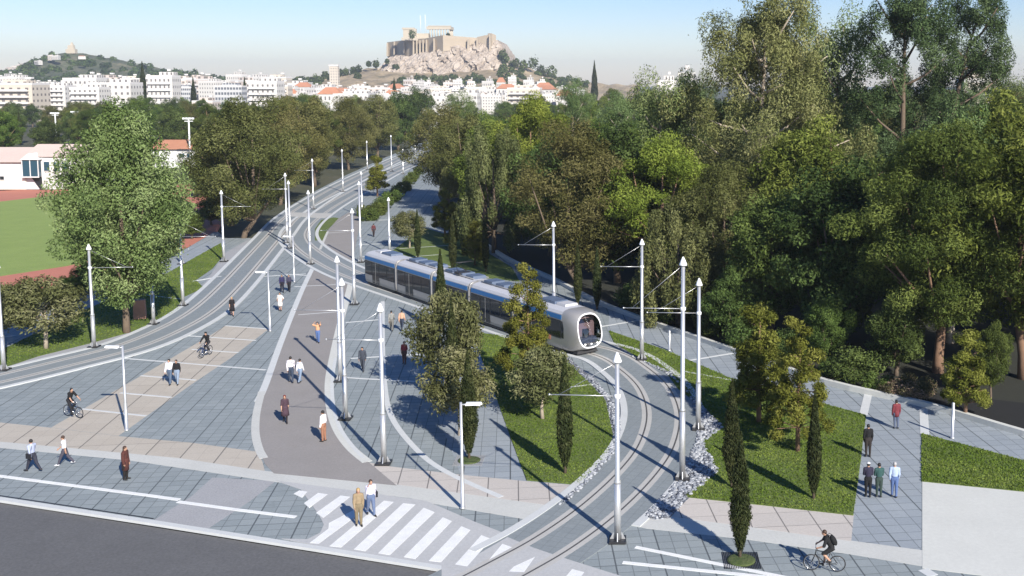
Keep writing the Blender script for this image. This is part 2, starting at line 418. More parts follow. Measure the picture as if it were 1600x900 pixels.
sheet('pavement', [(741, 515), (775, 620), (822, 752), (720, 742), (680, 640), (700, 560)], 'walk', 1)

# shared path
sheet('cycle_path', [(404, 640), (400, 668), (404, 700), (414, 725), (428, 740), (500, 747), (620, 759), (578, 724), (548, 700), (523, 655), (513, 612), (518, 562), (532, 500), (542, 462),
      (549, 432), (553, 400), (558, 370), (566, 336), (545, 332), (529, 341), (511, 361), (499, 385), (491, 418), (470, 460), (440, 540), (416, 602)], 'path', 3)
band('path_edge', [(489, 418), (470, 458), (440, 532), (416, 598), (403, 627)], .46, 'paleline', 4)
band('path_edge', [(409, 612), (401, 645), (399, 675), (404, 700), (412, 716)], .45, 'concrete', 5)
band('path_edge', [(551, 425), (545, 455), (533, 500), (520, 560), (514, 600), (517, 640), (528, 672), (548, 700), (574, 722)], .55, 'concrete2', 4)
band('path_edge', [(524, 560), (519, 600), (522, 640), (533, 672), (553, 700), (568, 716)], .22, 'paleline', 5)
band('path_edge', [(598, 471), (598, 540), (600, 591), (611, 650), (653, 705), (700, 739), (783, 777)], .34, 'paleline', 5)
band('path_edge', [(512, 362), (500, 390)], .3, 'concrete', 6, curve=False)
for a, b in (((352, 509), (420, 514)), ((270, 523), (400, 532)), ((300, 546), (372, 551)), ((195, 560), (415, 578)), ((220, 587), (306, 594)), ((188, 614), (268, 621)),
             ((128, 639), (228, 650)), ((440, 428), (486, 431)), ((392, 433), (478, 428)), ((460, 448), (540, 444)), ((466, 492), (530, 487)), ((540, 504), (598, 499)), ((540, 590), (680, 598)),
             ((548, 560), (680, 552)), ((575, 410), (600, 408)), ((560, 382), (640, 380)), ((500, 365), (545, 362)), ((560, 402), (625, 395))):
    band('paving_line', [a, b], .20, 'paleline', 3.4, curve=False)
band('paving_line', [(-80, 733), (0, 744), (230, 774), (280, 781)], .26, 'paint', 4, curve=False)
band('paving_line', [(278, 784), (365, 796), (462, 808)], .26, 'paint', 4, curve=False)
band('paving_line', [(993, 855), (1130, 883), (1240, 905), (1400, 935)], .24, 'paint', 4, curve=False)
band('paving_line', [(973, 879), (1100, 892), (1280, 910), (1400, 925)], .24, 'paint', 4, curve=False)
for a, b in (((1357, 614), (1349, 648)), ((1443, 640), (1445, 678)), ((1442, 890), (1458, 900))):
    band('paving_line', [a, b], .5, 'paleline', 4, curve=False)
for a, b in (((935, 511), (1002, 500)), ((1030, 571), (1145, 552)), ((700, 386), (640, 394)), ((560, 345), (650, 342)), ((620, 322), (665, 320))):
    band('paving_line', [a, b], .22, 'paleline', 4.6, curve=False)

# crossing
sheet('crosswalk', [(430, 751), (470, 765), (499, 806), (506, 820), (500, 833), (480, 843), (440, 842), (500, 854), (700, 886), (760, 897), (1150, 957), (1060, 925), (890, 880), (830, 850), (740, 815), (666, 783), (560, 768)], 'crossing', 4)
for q in ([(468,767),(480,769),(472,778),(459,772)], [(497,771),(512,773),(483,794),(475,787)], [(532,775),(547,777),(505,810),(494,802)],
          [(552,798),(566,800),(498,850),(484,849),(513,827),(514,818)], [(600,783),(615,785),(533,856),(515,854)], [(630,787),(649,789),(571,862),(553,859)],
          [(662,794),(679,801),(609,868),(591,865)], [(692,809),(706,815),(649,874),(631,871)], [(721,823),(735,829),(689,879),(670,877)], [(752,837),(768,843),(730,886),(711,883)],
          [(785,850.5),(800,856),(764,875.5)], [(836,871),(819,895),(795,894),(803,886)], [(894,890),(913,895),(900,912),(878,909)]):
    sheet('crosswalk_stripe', q, 'paint', 6.6)

# lawns, gravel, field
sheet('gravel_strip', [(1008, 808), (1040, 770), (1062, 745), (1088, 690), (1090, 650), (1075, 612), (1040, 583), (985, 556), (955, 536), (990, 545), (1048, 582), (1066, 607), (1110, 642), (1134, 668), (1102, 692), (1127, 738), (1075, 780), (1046, 810), (1024, 812)], 'gravel', 6, kind='stuff')
sheet('gravel_strip', [(864, 791), (900, 758), (944, 712), (956, 680), (944, 626), (912, 590), (876, 560), (800, 528), (800, 520), (884, 556), (925, 590), (958, 628), (970, 672), (958, 712), (905, 768), (880, 788)], 'gravel', 5, kind='stuff')
sheet('lawn', [(738, 519), (756, 570), (775, 620), (800, 690), (823, 751), (905, 758), (948, 712), (958, 680), (946, 626), (914, 592), (880, 562), (800, 527)], 'grass', 10)
sheet('lawn', [(1068, 777), (1200, 791), (1333, 806), (1345, 720), (1353, 649), (1293, 633), (1180, 600), (1140, 591), (1094, 571), (1036, 546), (951, 517), (960, 537), (1000, 561), (1042, 584), (1060, 609), (1106, 643), (1128, 666), (1096, 690), (1106, 712), (1121, 737)], 'grass', 10)
sheet('lawn', [(1440, 678), (1600, 720), (1800, 757), (1800, 792), (1600, 769), (1440, 753)], 'grass', 10)
sheet('lawn', [(-120, 598), (0, 577), (60, 557), (140, 537), (220, 515), (270, 490), (287, 478), (288, 464), (318, 450), (306, 438), (332, 420), (350, 398), (345, 380), (265, 425), (215, 450), (120, 490), (60, 520), (0, 548), (-120, 592)], 'grass', 10)
sheet('lawn', [(521, 340), (502, 344), (492, 358), (492, 376), (504, 376), (511, 361), (529, 341)], 'grass', 10)
sheet('lawn', [(612, 393), (640, 372), (662, 356), (730, 376), (800, 418), (812, 440), (735, 432), (650, 408)], 'grass', 10)
for a, b in (((624, 389), (700, 384)), ((640, 402), (690, 398)), ((930, 601), (870, 608)), ((1064, 580), (1170, 600)), ((300, 440), (346, 432)), ((200, 458), (282, 468)), ((0, 528), (30, 524))):
    band('lawn_edging', [a, b], .2, 'kerb', 11, curve=False)
sheet('path', [(340, 362), (352, 372), (345, 381), (265, 427), (120, 490), (0, 548), (-120, 592), (-120, 560), (0, 518), (110, 472), (250, 411)], 'walk', 8)
sheet('pavement', [(-120, 604), (0, 581), (140, 543), (230, 518), (282, 490), (345, 428), (392, 372), (352, 395), (322, 440), (285, 476), (220, 514), (60, 556), (-120, 597)], 'patch', 2)
sheet('running_track', [(-300, 298), (0, 297), (330, 285), (375, 312), (330, 372), (150, 430), (0, 459), (-300, 500)], 'redtrack', -30, curve=False)
sheet('sports_field', [(-300, 318), (0, 314), (95, 303), (230, 298), (310, 318), (250, 380), (105, 414), (0, 430), (-300, 458)], 'sportgrass', -28, curve=False)

# promenade parapet, one wall
pp = spline([G(*p) for p in [(700, 335), (744, 372), (793, 406), (862, 437), (952, 482), (1150, 552), (1290, 600), (1450, 637), (1600, 681), (1800, 735)]], 4)
w = ribbon(MB(), pp, -.18, .16, .34, low=-.23).build('parapet_wall', M['concrete2'])
tag(w, 'long low white concrete parapet between the promenade and the dark trees', 'wall')

# tram tracks: bands, rails and kerbs
def track(pxs, half=2.15, lv=5, kerb0=(0, 0)):
    pts = spline([G(*p) for p in pxs], 8)
    o = ribbon(MB(), pts, -half, half, lv*.004).build('tram_track_bed', M['trackpave']); o['kind'] = 'structure'
    for s, i in ((-1, kerb0[0]), (1, kerb0[1])):
        a_, b_ = sorted((s*half, s*(half+.42))); ribbon(MB(), pts[i:], a_, b_, lv*.004+.03).build('track_kerb', M['kerb'])['kind'] = 'structure'
    b = MB(); ribbon(b, pts, -1.28, -.68, (lv+1)*.004); ribbon(b, pts, .68, 1.28, (lv+1)*.004)
    b.build('track_band', M['band'])['kind'] = 'structure'
    r = MB()
    for s in (-.98, .98): ribbon(r, pts, s-.045, s+.045, (lv+2)*.004)
    r.build('rail', M['rail'])['kind'] = 'structure'
track([(560, 1035), (672, 955), (778, 897), (865, 848), (938, 795), (995, 740), (1026, 695), (1036, 648), (1022, 607), (990, 576), (950, 553), (870, 533), (740, 491), (600, 446), (548, 428), (511, 410), (482, 391), (468, 376), (468, 361), (486, 342), (520, 319), (575, 289), (630, 261), (690, 238)], lv=6, kerb0=(18, 30))
sheet('crosswalk', [(793, 840), (832, 856), (861, 866), (885, 874), (958, 897), (1150, 957), (900, 1010), (690, 985), (690, 884), (745, 868)], 'crossing', 6.3)
track([(-140, 622), (0, 592), (100, 568), (200, 542), (270, 513), (320, 483), (360, 446), (400, 402), (430, 368), (452, 343), (484, 320), (530, 293), (580, 268), (630, 245), (690, 221)], lv=9)
sheet('crossing_slab', [(444, 338), (448, 332), (520, 334), (508, 341)], 'band', 14)

# tufts of the lawns and loose pebbles, nobody could count them
rg = np.random.RandomState(5)
def scatter(region, n, holes=()):
    pts = [G(*p) for p in region]; x0, x1 = min(p.x for p in pts), max(p.x for p in pts); y0, y1 = min(p.y for p in pts), max(p.y for p in pts)
    poly = [(p.x, p.y) for p in pts]; out = []
    while len(out) < n:
        x, y = rg.uniform(x0, x1), rg.uniform(y0, y1)
        if inpoly(x, y, poly): out.append((x, y))
    return np.array(out)
LAWNS = [([(738, 519), (756, 570), (775, 620), (800, 690), (823, 751), (905, 758), (948, 712), (958, 680), (946, 626), (914, 592), (880, 562), (800, 527)], 16000),
         ([(1068, 777), (1200, 791), (1333, 806), (1345, 720), (1353, 649), (1293, 633), (1180, 600), (1140, 591), (1094, 571), (1036, 546), (951, 517), (960, 537), (1000, 561), (1042, 584), (1060, 609), (1106, 643), (1128, 666), (1096, 690), (1106, 712), (1121, 737)], 26000),
         ([(1440, 678), (1600, 720), (1700, 739), (1700, 780), (1600, 769), (1440, 753)], 9000),
         ([(-40, 585), (60, 557), (140, 537), (220, 515), (270, 490), (287, 478), (288, 464), (318, 450), (306, 438), (332, 420), (350, 398), (345, 380), (265, 425), (215, 450), (120, 490), (60, 520), (0, 548)], 16000)]
for reg_, n in LAWNS:
    P = scatter(reg_, n); n = len(P); a = rg.rand(n) * 6.283; h = .03 + .06 * rg.rand(n); w_ = .035 + .04 * rg.rand(n); ln_ = (rg.rand(n, 2) - .5) * .12
    z = np.full(n, .036); dx, dy = np.cos(a) * w_, np.sin(a) * w_
    V = np.stack([np.stack([P[:,0]-dx, P[:,1]-dy, z], 1), np.stack([P[:,0]+dx, P[:,1]+dy, z], 1), np.stack([P[:,0]+ln_[:,0], P[:,1]+ln_[:,1], z+h], 1)], 1).reshape(-1, 3)
    me = bpy.data.meshes.new('grass'); me.vertices.add(n*3); me.vertices.foreach_set('co', V.astype(np.float32).ravel()); me.loops.add(n*3); me.loops.foreach_set('vertex_index', np.arange(n*3, dtype=np.int32))
    me.polygons.add(n); me.polygons.foreach_set('loop_start', np.arange(0, n*3, 3, dtype=np.int32)); me.polygons.foreach_set('loop_total', np.full(n, 3, dtype=np.int32))
    at = me.attributes.new('tint', 'FLOAT_COLOR', 'FACE'); c4 = np.ones((n, 4), np.float32); c4[:, 0] = .5 + .5*np.sin(P[:,0]*.9 + 2*np.sin(P[:,1]*.7)) * rg.rand(n); c4[:, 1] = rg.rand(n); at.data.foreach_set('color', c4.ravel())
    me.materials.append(M['blade']); me.update(calc_edges=True); o = bpy.data.objects.new('grass', me); COL.objects.link(o); o['kind'] = 'stuff'
M['pebble'] = [vary('pale_pebble', (.36,.37,.385,1), .2, 5, .85), vary('grey_pebble', (.21,.225,.25,1), .2, 5, .8), vary('dark_pebble', (.085,.092,.11,1), .2, 5, .8)]
pm = MB()
for reg_, n in (([(1008, 808), (1062, 748), (1088, 690), (1090, 650), (1075, 612), (1040, 583), (985, 556), (1048, 582), (1066, 607), (1104, 643), (1130, 668), (1098, 692), (1123, 738), (1072, 779), (1046, 808), (1024, 811)], 1500),
                ([(868, 791), (905, 762), (950, 712), (962, 680), (950, 626), (918, 590), (926, 590), (958, 628), (970, 672), (958, 712), (905, 768), (880, 788)], 500)):
    for x, y in scatter(reg_, n):
        r_ = .045 + .07 * rg.rand(); pm.ball((x, y, .03 + r_*.25), (r_*(.8+.5*rg.rand()), r_*(.8+.5*rg.rand()), r_*.6), 6, 4, int(rg.choice([0, 0, 1, 1, 1, 2])))
pm.build('pebbles', M['pebble'])['kind'] = 'stuff'
# ------------------------------------------------------------------ trees
rs = np.random.RandomState(7)
def unit(n, r=None):
    r = r or rs
    d = r.normal(size=(n, 3)); return d / np.linalg.norm(d, axis=1)[:, None]
DENS, FINE = 2.1, .80
def leaves_mesh(name, clumps, mat, size=.3, aspect=.42, shell=.55, droop=0.0, up=0.25, outw=.75):
    """clumps: list of (centre xyz, radii xyz, number of leaves): small pointed leaf faces spread through each clump"""
    V, T = [], []
    for c, rad, n in clumps:
        n = int(n); n = int(n * DENS); d = unit(n); rr = shell + (1 - shell) * rs.rand(n) ** .7
        rr *= 1 + .22 * rs.normal(size=n) * (rs.rand(n) < .3)
        p = np.array(c) + d * rr[:, None] * np.array(rad)
        nrm = d * outw + unit(n) * .75 + np.array([0, 0, up]); nrm /= np.linalg.norm(nrm, axis=1)[:, None]
        t = unit(n)
        if droop: t = t * (1 - abs(droop)) + np.array([0, 0, -1.0]) * droop
        t -= nrm * np.sum(t * nrm, axis=1)[:, None]; t /= np.linalg.norm(t, axis=1)[:, None] + 1e-9
        b = np.cross(nrm, t); s = size * FINE * (.65 + .8 * rs.rand(n))[:, None]; aspect_ = max(aspect, .30)
        q = np.stack([p - t * s * .5, p + b * s * aspect_ * .5 + nrm * s * .08, p + t * s * .5, p - b * s * aspect_ * .5 + nrm * s * .08], 1)
        V.append(q.reshape(-1, 3)); k = np.empty((n, 2)); k[:, 0] = rs.rand(); k[:, 1] = rs.rand(n); T.append(k)
    V = np.concatenate(V); T = np.concatenate(T); n = len(T)
    me = bpy.data.meshes.new(name); me.vertices.add(n * 4); me.vertices.foreach_set('co', V.astype(np.float32).ravel())
    me.loops.add(n * 4); me.loops.foreach_set('vertex_index', np.arange(n * 4, dtype=np.int32))
    me.polygons.add(n); me.polygons.foreach_set('loop_start', np.arange(0, n * 4, 4, dtype=np.int32))
    me.polygons.foreach_set('loop_total', np.full(n, 4, dtype=np.int32))
    at = me.attributes.new('tint', 'FLOAT_COLOR', 'FACE'); col = np.zeros((n, 4), np.float32); col[:, :2] = T; col[:, 3] = 1
    at.data.foreach_set('color', col.ravel()); me.materials.append(mat); me.update(calc_edges=True); return me
def tree_proto(name, crown_me, trunk_mb, bark, extra=None):
    r = thing(name, '', '', (0, -5000, -100))
    t = trunk_mb.build('trunk', M[bark], r)
    o = bpy.data.objects.new('crown', crown_me); COL.objects.link(o); o.parent = r
    return r
def wob(p, a): return Vector(p) + Vector(rs.normal(size=3) * a)
def limbs(mb, fork, targets, r0, n=6):
    for t in targets:
        m = (fork * .55 + Vector(t) * .45) + Vector((rs.normal() * .3, rs.normal() * .3, -.3))
        mb.tube([fork, m, t], [r0, r0 * .62, r0 * .22], n)

def round_tree(H=14, W=10, base=.22, nc=46, cr=(1.1, 1.9), lf=340, size=.34, mat='pine', bark='bark', shape=1.0, flat=.8, jag=.18, name='tree', droop=0, aspect=.42, r0=.28, tap=.35, lob=1.0):
    """a broad crown of many leaf clumps over a forked trunk; unit = metres"""
    z0 = H * base; cz = (z0 + H) / 2; lf = lf * .62; hz = (H - z0) / 2; cl = []; cen = []
    k = 0; lobes = [(unit(1)[0], rs.uniform(-.38, .34)) for _ in range(9)]; nc = int(nc * 1.5); cr = (cr[0] * .72, cr[1] * .80)
    while len(cl) < nc and k < 9000:
        k += 1
        d = unit(1)[0]; f = .35 + .65 * rs.rand() ** .45
        z = d[2]; wz = (1 - tap * max(z, 0) ** shape) if z > 0 else (1 - .25 * abs(z))
        j = (1 + jag * .7 * rs.normal()) * (1 + lob * sum(a_ * max(0, float(d @ u_)) ** 3 for u_, a_ in lobes))
        p = np.array([d[0] * W/2 * f * wz * j, d[1] * W/2 * f * wz * j, cz + z * hz * f * (1 + .5 * jag * rs.normal())])
        r = cr[0] + (cr[1] - cr[0]) * rs.rand()
        if any(np.linalg.norm((p - q) / (1, 1, .8)) < r * .55 for q in cen): continue
        cen.append(p); cl.append((p, (r, r, r * flat), lf * (r / cr[1]) ** 2))
    me = leaves_mesh('crown', cl, M[mat], size, aspect, droop=droop)
    tb = MB(); lean = rs.normal(size=2) * .03 * H
    fork = Vector((lean[0], lean[1], z0 * 1.15))
    tb.tube([(0, 0, -.4), (lean[0]*.2, lean[1]*.2, z0*.4), fork, (lean[0]*1.1, lean[1]*1.1, cz + hz*.35)], [r0*1.25, r0, r0*.82, r0*.25], 8)
    limbs(tb, fork, [cen[i] for i in rs.choice(len(cen), min(12, len(cen)), False)], r0 * .5)
    return tree_proto(name, me, tb, bark)
def gum_tree(H=27, W=14, mat='gum', name='gum_tree', nb=11, lf=300, lean=(0, 0), open_=.5, low=.3, size=.36, droop=.5, sub=5, cr=(1.0, 1.9)):
    """tall gum: pale trunk dividing into ascending limbs, separate hanging leaf masses with gaps"""
    tb = MB(); cl = []
    L = Vector((lean[0], lean[1], 0))
    tr = [Vector((0, 0, -.4)), Vector((L.x*.2, L.y*.2, H*.25)), Vector((L.x*.5, L.y*.5, H*.5)) + wob((0,0,0), .3), Vector((L.x*.85, L.y*.85, H*.78)) + wob((0,0,0), .4), Vector((L.x, L.y, H*.95))]
    tb.tube(spline(tr, 3), [.48 - .42 * i / 12 for i in range(13)], 9)
    sp = spline(tr, 10)
    for b in range(nb):
        f = low + (1 - low) * (b + .5) / nb; s0 = sp[min(int(f * .9 * (len(sp) - 1)), len(sp) - 1)]
        a = b * 2.4 + rs.rand() * .8
        reach = W/2 * (1 - .55 * max(0, f - .55) / .45) * (.65 + .5 * rs.rand())
        tip = s0 + Vector((math.cos(a) * reach, math.sin(a) * reach, H * (.06 + .10 * rs.rand())))
        mid = s0 * .5 + tip * .5 + Vector((0, 0, -.4))
        tb.tube([s0, mid, tip], [.17, .11, .04], 6)
        for k in range(sub):
            t = .45 + .6 * rs.rand(); c = s0 * (1 - t) + tip * t + Vector(rs.normal(size=3) * np.array([1, 1, .8]) * (1.1 + open_))
            r = cr[0] + (cr[1] - cr[0]) * rs.rand(); cl.append((tuple(c), (r * .82, r * .82, r * 1.15), lf * (r / cr[1]) ** 2))
    for k in range(sub + 2):
        c = sp[-1] + Vector(rs.normal(size=3) * 1.3); r = cr[0] + .5 * rs.rand(); cl.append((tuple(c), (r, r, r), lf * .6))
    me = leaves_mesh('crown', cl, M[mat], size, .32, droop=droop)
    return tree_proto(name, me, tb, 'bark' if mat == 'darkgum' else 'palebark')
def feather_tree(H=15, W=9.5, mat='feather', name='feathery_tree', n=85, lf=230):
    """feathery tree: many upright, narrow plumes from a low fork"""
    cl = []; tb = MB(); tb.tube([(0, 0, -.4), (.1, 0, H*.14), (0, .1, H*.3), (.2, 0, H*.75)], [.34, .28, .2, .05], 8)
    for i in range(n):
        a = rs.rand() * 6.283; z = H * (.10 + .80 * rs.rand()); e = math.sqrt(max(.02, 1 - ((z - H*.42) / (H*.58)) ** 2))
        r = W/2 * e * (.45 + .5 * rs.rand() ** .5)
        cl.append(((math.cos(a)*r, math.sin(a)*r, z), (.62, .62, 1.5 + .6*rs.rand()), lf))
        if i % 6 == 0: tb.tube([(0, 0, H*.16), (math.cos(a)*r*.5, math.sin(a)*r*.5, z*.6), (math.cos(a)*r, math.sin(a)*r, z)], [.11, .07, .03], 5)
    me = leaves_mesh('crown', cl, M[mat], .38, .16, droop=.55, shell=.35)
    return tree_proto(name, me, tb, 'bark')
def cypress_tree(H=5.2, W=.95, name='cypress', dens=1.0, size=.15, lo=.07):
    """slim spindle of upward pressed sprays, pointed at the top, narrowing to a short bare stem"""
    cl = []; n = int(150 * dens); kx = rs.rand() * 6
    for i in range(n):
        f = (i + .5) / n; z = H * (lo + (1 - lo) * f)
        prof = min(1, ((f + .02) / .30) ** .6) * (1 - max(0, (f - .30) / .70) ** 1.5)
        prof *= 1 + .05 * math.sin(f * 17 + kx); r = max(W/2 * prof, .025 * W); a = i * 2.4
        cl.append(((math.cos(a) * r * .55, math.sin(a) * r * .55, z), (r * .48 + .01, r * .48 + .01, H * .028), 55 * (.25 + prof)))
    me = leaves_mesh('crown', cl, M['cypress'], size, .3, droop=-.6, up=.1, shell=.45)
    tb = MB(); tb.tube([(0, 0, -.2), (0, 0, H*.5), (0, 0, H*.9)], [.05 + W*.03, .04, .015], 7)
    return tree_proto(name, me, tb, 'bark')
def young_pine(H=5.2, W=2.7, mat='youngpine', name='young_pine'):
    cl = []; tb = MB(); tb.tube([(0, 0, -.3), (.05, 0, H*.4), (0, .05, H*.93)], [.13, .09, .03], 7)
    lv = 9
    for i in range(lv):
        f = i / (lv - 1); z = H * (.24 + .72 * f); R_ = W/2 * (1.0 - .72 * f ** 1.3) * (.9 + .2*rs.rand())
        m = max(2, int(7 * (1 - f) + 2))
        for k in range(m):
            a = k * 6.283 / m + i * .9 + rs.normal() * .2; r = R_ * (.55 + .5 * rs.rand())
            q = .30 + .22 * rs.rand()
            cl.append(((math.cos(a)*r, math.sin(a)*r, z + .25*rs.normal()), (q, q, q*.8), 170))
            if k % 2 == 0: tb.tube([(0, 0, z - .3), (math.cos(a)*r, math.sin(a)*r, z)], [.035, .012], 4)
        cl.append(((0, 0, z), (.35, .35, .4), 90))
    me = leaves_mesh('crown', cl, M[mat], .20, .16, up=.4, shell=.25)
    return tree_proto(name, me, tb, 'redbark')
def olive_tree(H=3.9, W=3.3, name='olive_tree', mat='olive'):
    cl = []; cz = H * .62
    for i in range(48):
        d = unit(1)[0]; f = .35 + .6 * rs.rand() ** .5
        p = (d[0]*W/2*f, d[1]*W/2*f, cz + d[2]*H*.36*f); q = .42 + .28*rs.rand()
        cl.append((p, (q, q, q*.85), 110))
    me = leaves_mesh('crown', cl, M[mat], .21, .36, shell=.35)
    tb = MB(); tb.tube([(0, 0, -.2), (.05, .02, H*.16), (-.03, .05, H*.32)], [.12, .085, .08], 8)
    for i in range(6):
        a = i * 1.05; tb.tube([(-.03, .05, H*.30), (math.cos(a)*.4, math.sin(a)*.4, H*.46), (math.cos(a)*W*.3, math.sin(a)*W*.3, H*(.55+.1*(i%3)))], [.06, .04, .015], 5)
    return tree_proto(name, me, tb, 'palebark')
def bush(W=1.8, H=1.3, mat='hedge', name='bush', n=20, lf=120, size=.15):
    cl = []
    for i in range(n):
        d = unit(1)[0]; q = .28 + .22*rs.rand()
        cl.append(((d[0]*W/2*.7, d[1]*W/2*.7, H*.5 + d[2]*H*.32), (q*W/1.8, q*W/1.8, q*H/1.3), lf))
    me = leaves_mesh('crown', cl, M[mat], size, .42, shell=.4)
    tb = MB()
    for i in range(3): tb.tube([(0, 0, -.1), (rs.normal()*.2, rs.normal()*.2, H*.5)], [.03, .015], 5)
    r = tree_proto(name, me, tb, 'bark')
    return r
PR = {}
PR['gum1'] = gum_tree(26, 15, nb=24, lf=420, sub=9, low=.16, name='gum_tree')
PR['gum2'] = gum_tree(29, 12, mat='darkgum', nb=13, lf=500, open_=-.1, low=.36, sub=7, cr=(.7, 1.7), name='gum_tree', droop=.3)
PR['gum3'] = gum_tree(28, 13, mat='darkgum', nb=12, lf=500, lean=(6, 2), open_=-.1, low=.34, sub=7, cr=(.7, 1.7), name='gum_tree', droop=.3)
PR['gum4'] = gum_tree(20, 9, mat='greygum', nb=16, lf=330, sub=5, low=.2, name='gum_tree')
PR['bigleft'] = round_tree(18, 11.0, base=.13, nc=190, cr=(1.0, 1.8), lf=420, size=.30, mat='greygum', bark='bark', jag=.13, name='gum_tree', droop=.3, aspect=.42, shape=1.2, tap=.58, lob=.45)
PR['pine1'] = round_tree(15, 10.5, base=.28, nc=75, cr=(1.0, 1.7), lf=420, size=.34, mat='brightpine', bark='redbark', flat=.72, aspect=.16, jag=.2, name='pine_tree')
PR['pine2'] = round_tree(14, 10, base=.22, nc=85, cr=(1.0, 1.8), lf=380, size=.36, mat='pine', bark='redbark', flat=.72, aspect=.18, jag=.24, name='pine_tree')
PR['pine3'] = round_tree(17, 11.5, base=.18, nc=150, cr=(1.0, 1.7), lf=640, size=.27, mat='darkpine', bark='redbark', flat=.75, aspect=.2, jag=.2, name='pine_tree', r0=.36)
PR['brown1'] = round_tree(16, 11, base=.10, nc=120, cr=(1.0, 1.8), lf=400, size=.34, mat='brown', flat=.85, aspect=.26, jag=.16, name='broad_tree')
PR['brown2'] = round_tree(14, 9, base=.12, nc=95, cr=(1.0, 1.7), lf=380, size=.34, mat='brown', flat=.85, aspect=.26, jag=.22, name='broad_tree')
PR['dark1'] = round_tree(12, 9, base=.12, nc=85, cr=(1.0, 1.8), lf=360, size=.36, mat='dark', jag=.2, name='evergreen_tree')
PR['dark2'] = round_tree(9.5, 7.5, base=.15, nc=60, cr=(.9, 1.6), lf=340, size=.36, mat='dark', jag=.22, name='evergreen_tree')
PR['green1'] = round_tree(11, 8, base=.15, nc=75, cr=(1.0, 1.6), lf=350, size=.34, mat='hedge', jag=.2, name='leafy_tree')
PR['feather1'] = feather_tree(15.5, 9.5)
PR['feather2'] = feather_tree(11, 8.5, n=65)
PR['cyp1'] = cypress_tree(5.2, .92)
PR['cyp2'] = cypress_tree(4.2, .60)
PR['cypbig'] = cypress_tree(17, 3.6, size=.5, lo=.02, dens=1.4)
PR['ypine'] = young_pine(5.2, 2.7)
PR['ypine2'] = young_pine(6.4, 3.4)
PR['olive'] = olive_tree()
PR['olive2'] = olive_tree(4.2, 3.2, mat='olive')
PR['bush'] = bush(); PR['flowerbush'] = bush(2.4, 1.5, 'flower', size=.14); PR['darkbush'] = bush(3, 2.2, 'dark', size=.2)
PH = dict(gum1=26, gum2=29, gum3=28, gum4=20, bigleft=18, pine1=15, pine2=14, pine3=17, brown1=16, brown2=14, dark1=12, dark2=9.5, green1=11, feather1=15.5, feather2=11,
          cyp1=5.2, cyp2=4.2, cypbig=17, ypine=5.2, ypine2=6.4, olive=3.9, olive2=4.2, bush=1.3, flowerbush=1.5, darkbush=2.2)
used = set()
def plant(kind, loc, H=None, label='', cat='tree', group=None, rz=None, wide=1.0):
    k = (H or PH[kind]) / PH[kind]; src = PR[kind]
    o = copy_thing(src, loc, rz if rz is not None else rs.rand() * 6.28, (k * wide, k * wide, k), label, group)
    o['category'] = cat; return o
def plant_px(kind, px, base, top=None, label='', cat='tree', group=None, rz=None, wide=1.0, z=0.0):
    p = G(px, base, z); H = None
    if top is not None: H = (base - top) / FOC * (p.y * _ca + CAM_H * _sa) * 1.0
    return plant(kind, p, H, label, cat, group, rz, wide)
main = []
def mt(kind, px, base, top, label, **kw):
    o = plant_px(kind, px, base, top, label, **kw); main.append((o.location.x, o.location.y, 3.2 if (top is None or base - top > 150) else 1.5)); return o
# the wood right of the promenade: trees one can single out
mt('gum1', 1190, 440, 26, 'giant olive green gum tree with a broad hanging crown against the sky', wide=1.0)
mt('gum2', 1405, 425, -8, 'tallest dark gum tree with separate leaf tufts rising past the top of the view')
mt('gum3', 1440, 405, 8, 'leaning gum tree whose bare limbs carry tufts towards the upper right corner', rz=0)
mt('gum4', 1290, 405, 62, 'slim pale gum tree between the giant gum and the tallest gum')
mt('gum4', 1045, 430, 150, 'grey green gum tree standing behind the bright round pine', wide=1.1)
mt('pine1', 1035, 455, 212, 'bright yellow green pine with rounded tufts lit by the sun')
mt('feather1', 772, 395, 192, 'tall feathery olive green tree beside the upper lawn', wide=.95)
mt('brown1', 905, 450, 185, 'brownish broad tree right of the tall feathery tree')
mt('pine1', 835, 362, 148, 'bright green pine rising behind the feathery tree', wide=.8)
mt('pine3', 1465, 580, 190, 'large dark green pine filling the right side behind the lower promenade')
mt('feather2', 1060, 505, 322, 'low feathery yellow brown tree behind the two bare steel poles', wide=1.05)
mt('green1', 1205, 522, 300, 'shadowy green tree in the middle of the dark wood')
mt('dark1', 1310, 540, 270, 'dark evergreen beside the large right hand pine')
mt('pine2', 1600, 590, 180, 'dark pine cut by the right edge of the view')
mt('pine2', 1270, 470, 190, 'dark green pine under the slim pale gum')
mt('pine2', 1545, 470, 150, 'mid green pine behind the large dark pine, under the leaning gum')
mt('brown2', 700, 318, 160, 'greyish brown tree at the far bend of the road')
mt('brown2', 735, 335, 175, 'brownish tree between the far bend and the feathery tree')
mt('dark1', 965, 440, 210, 'dark tree in the gap left of the bright round pine')
mt('brown1', 1120, 470, 250, 'olive tinted tree under the giant gum')
mt('dark2', 1140, 530, 420, 'small dark tree behind the tall poles near the promenade wall')
mt('green1', 1290, 568, 462, 'small leafy tree with pale leaves in the dark wood', wide=.9)
mt('dark2', 1400, 585, 465, 'small dark round tree under the large right hand pine')
mt('greybush' if 'greybush' in PR else 'green1', 1548, 620, 500, 'grey green sapling beside the young pine outside the parapet', wide=.6)
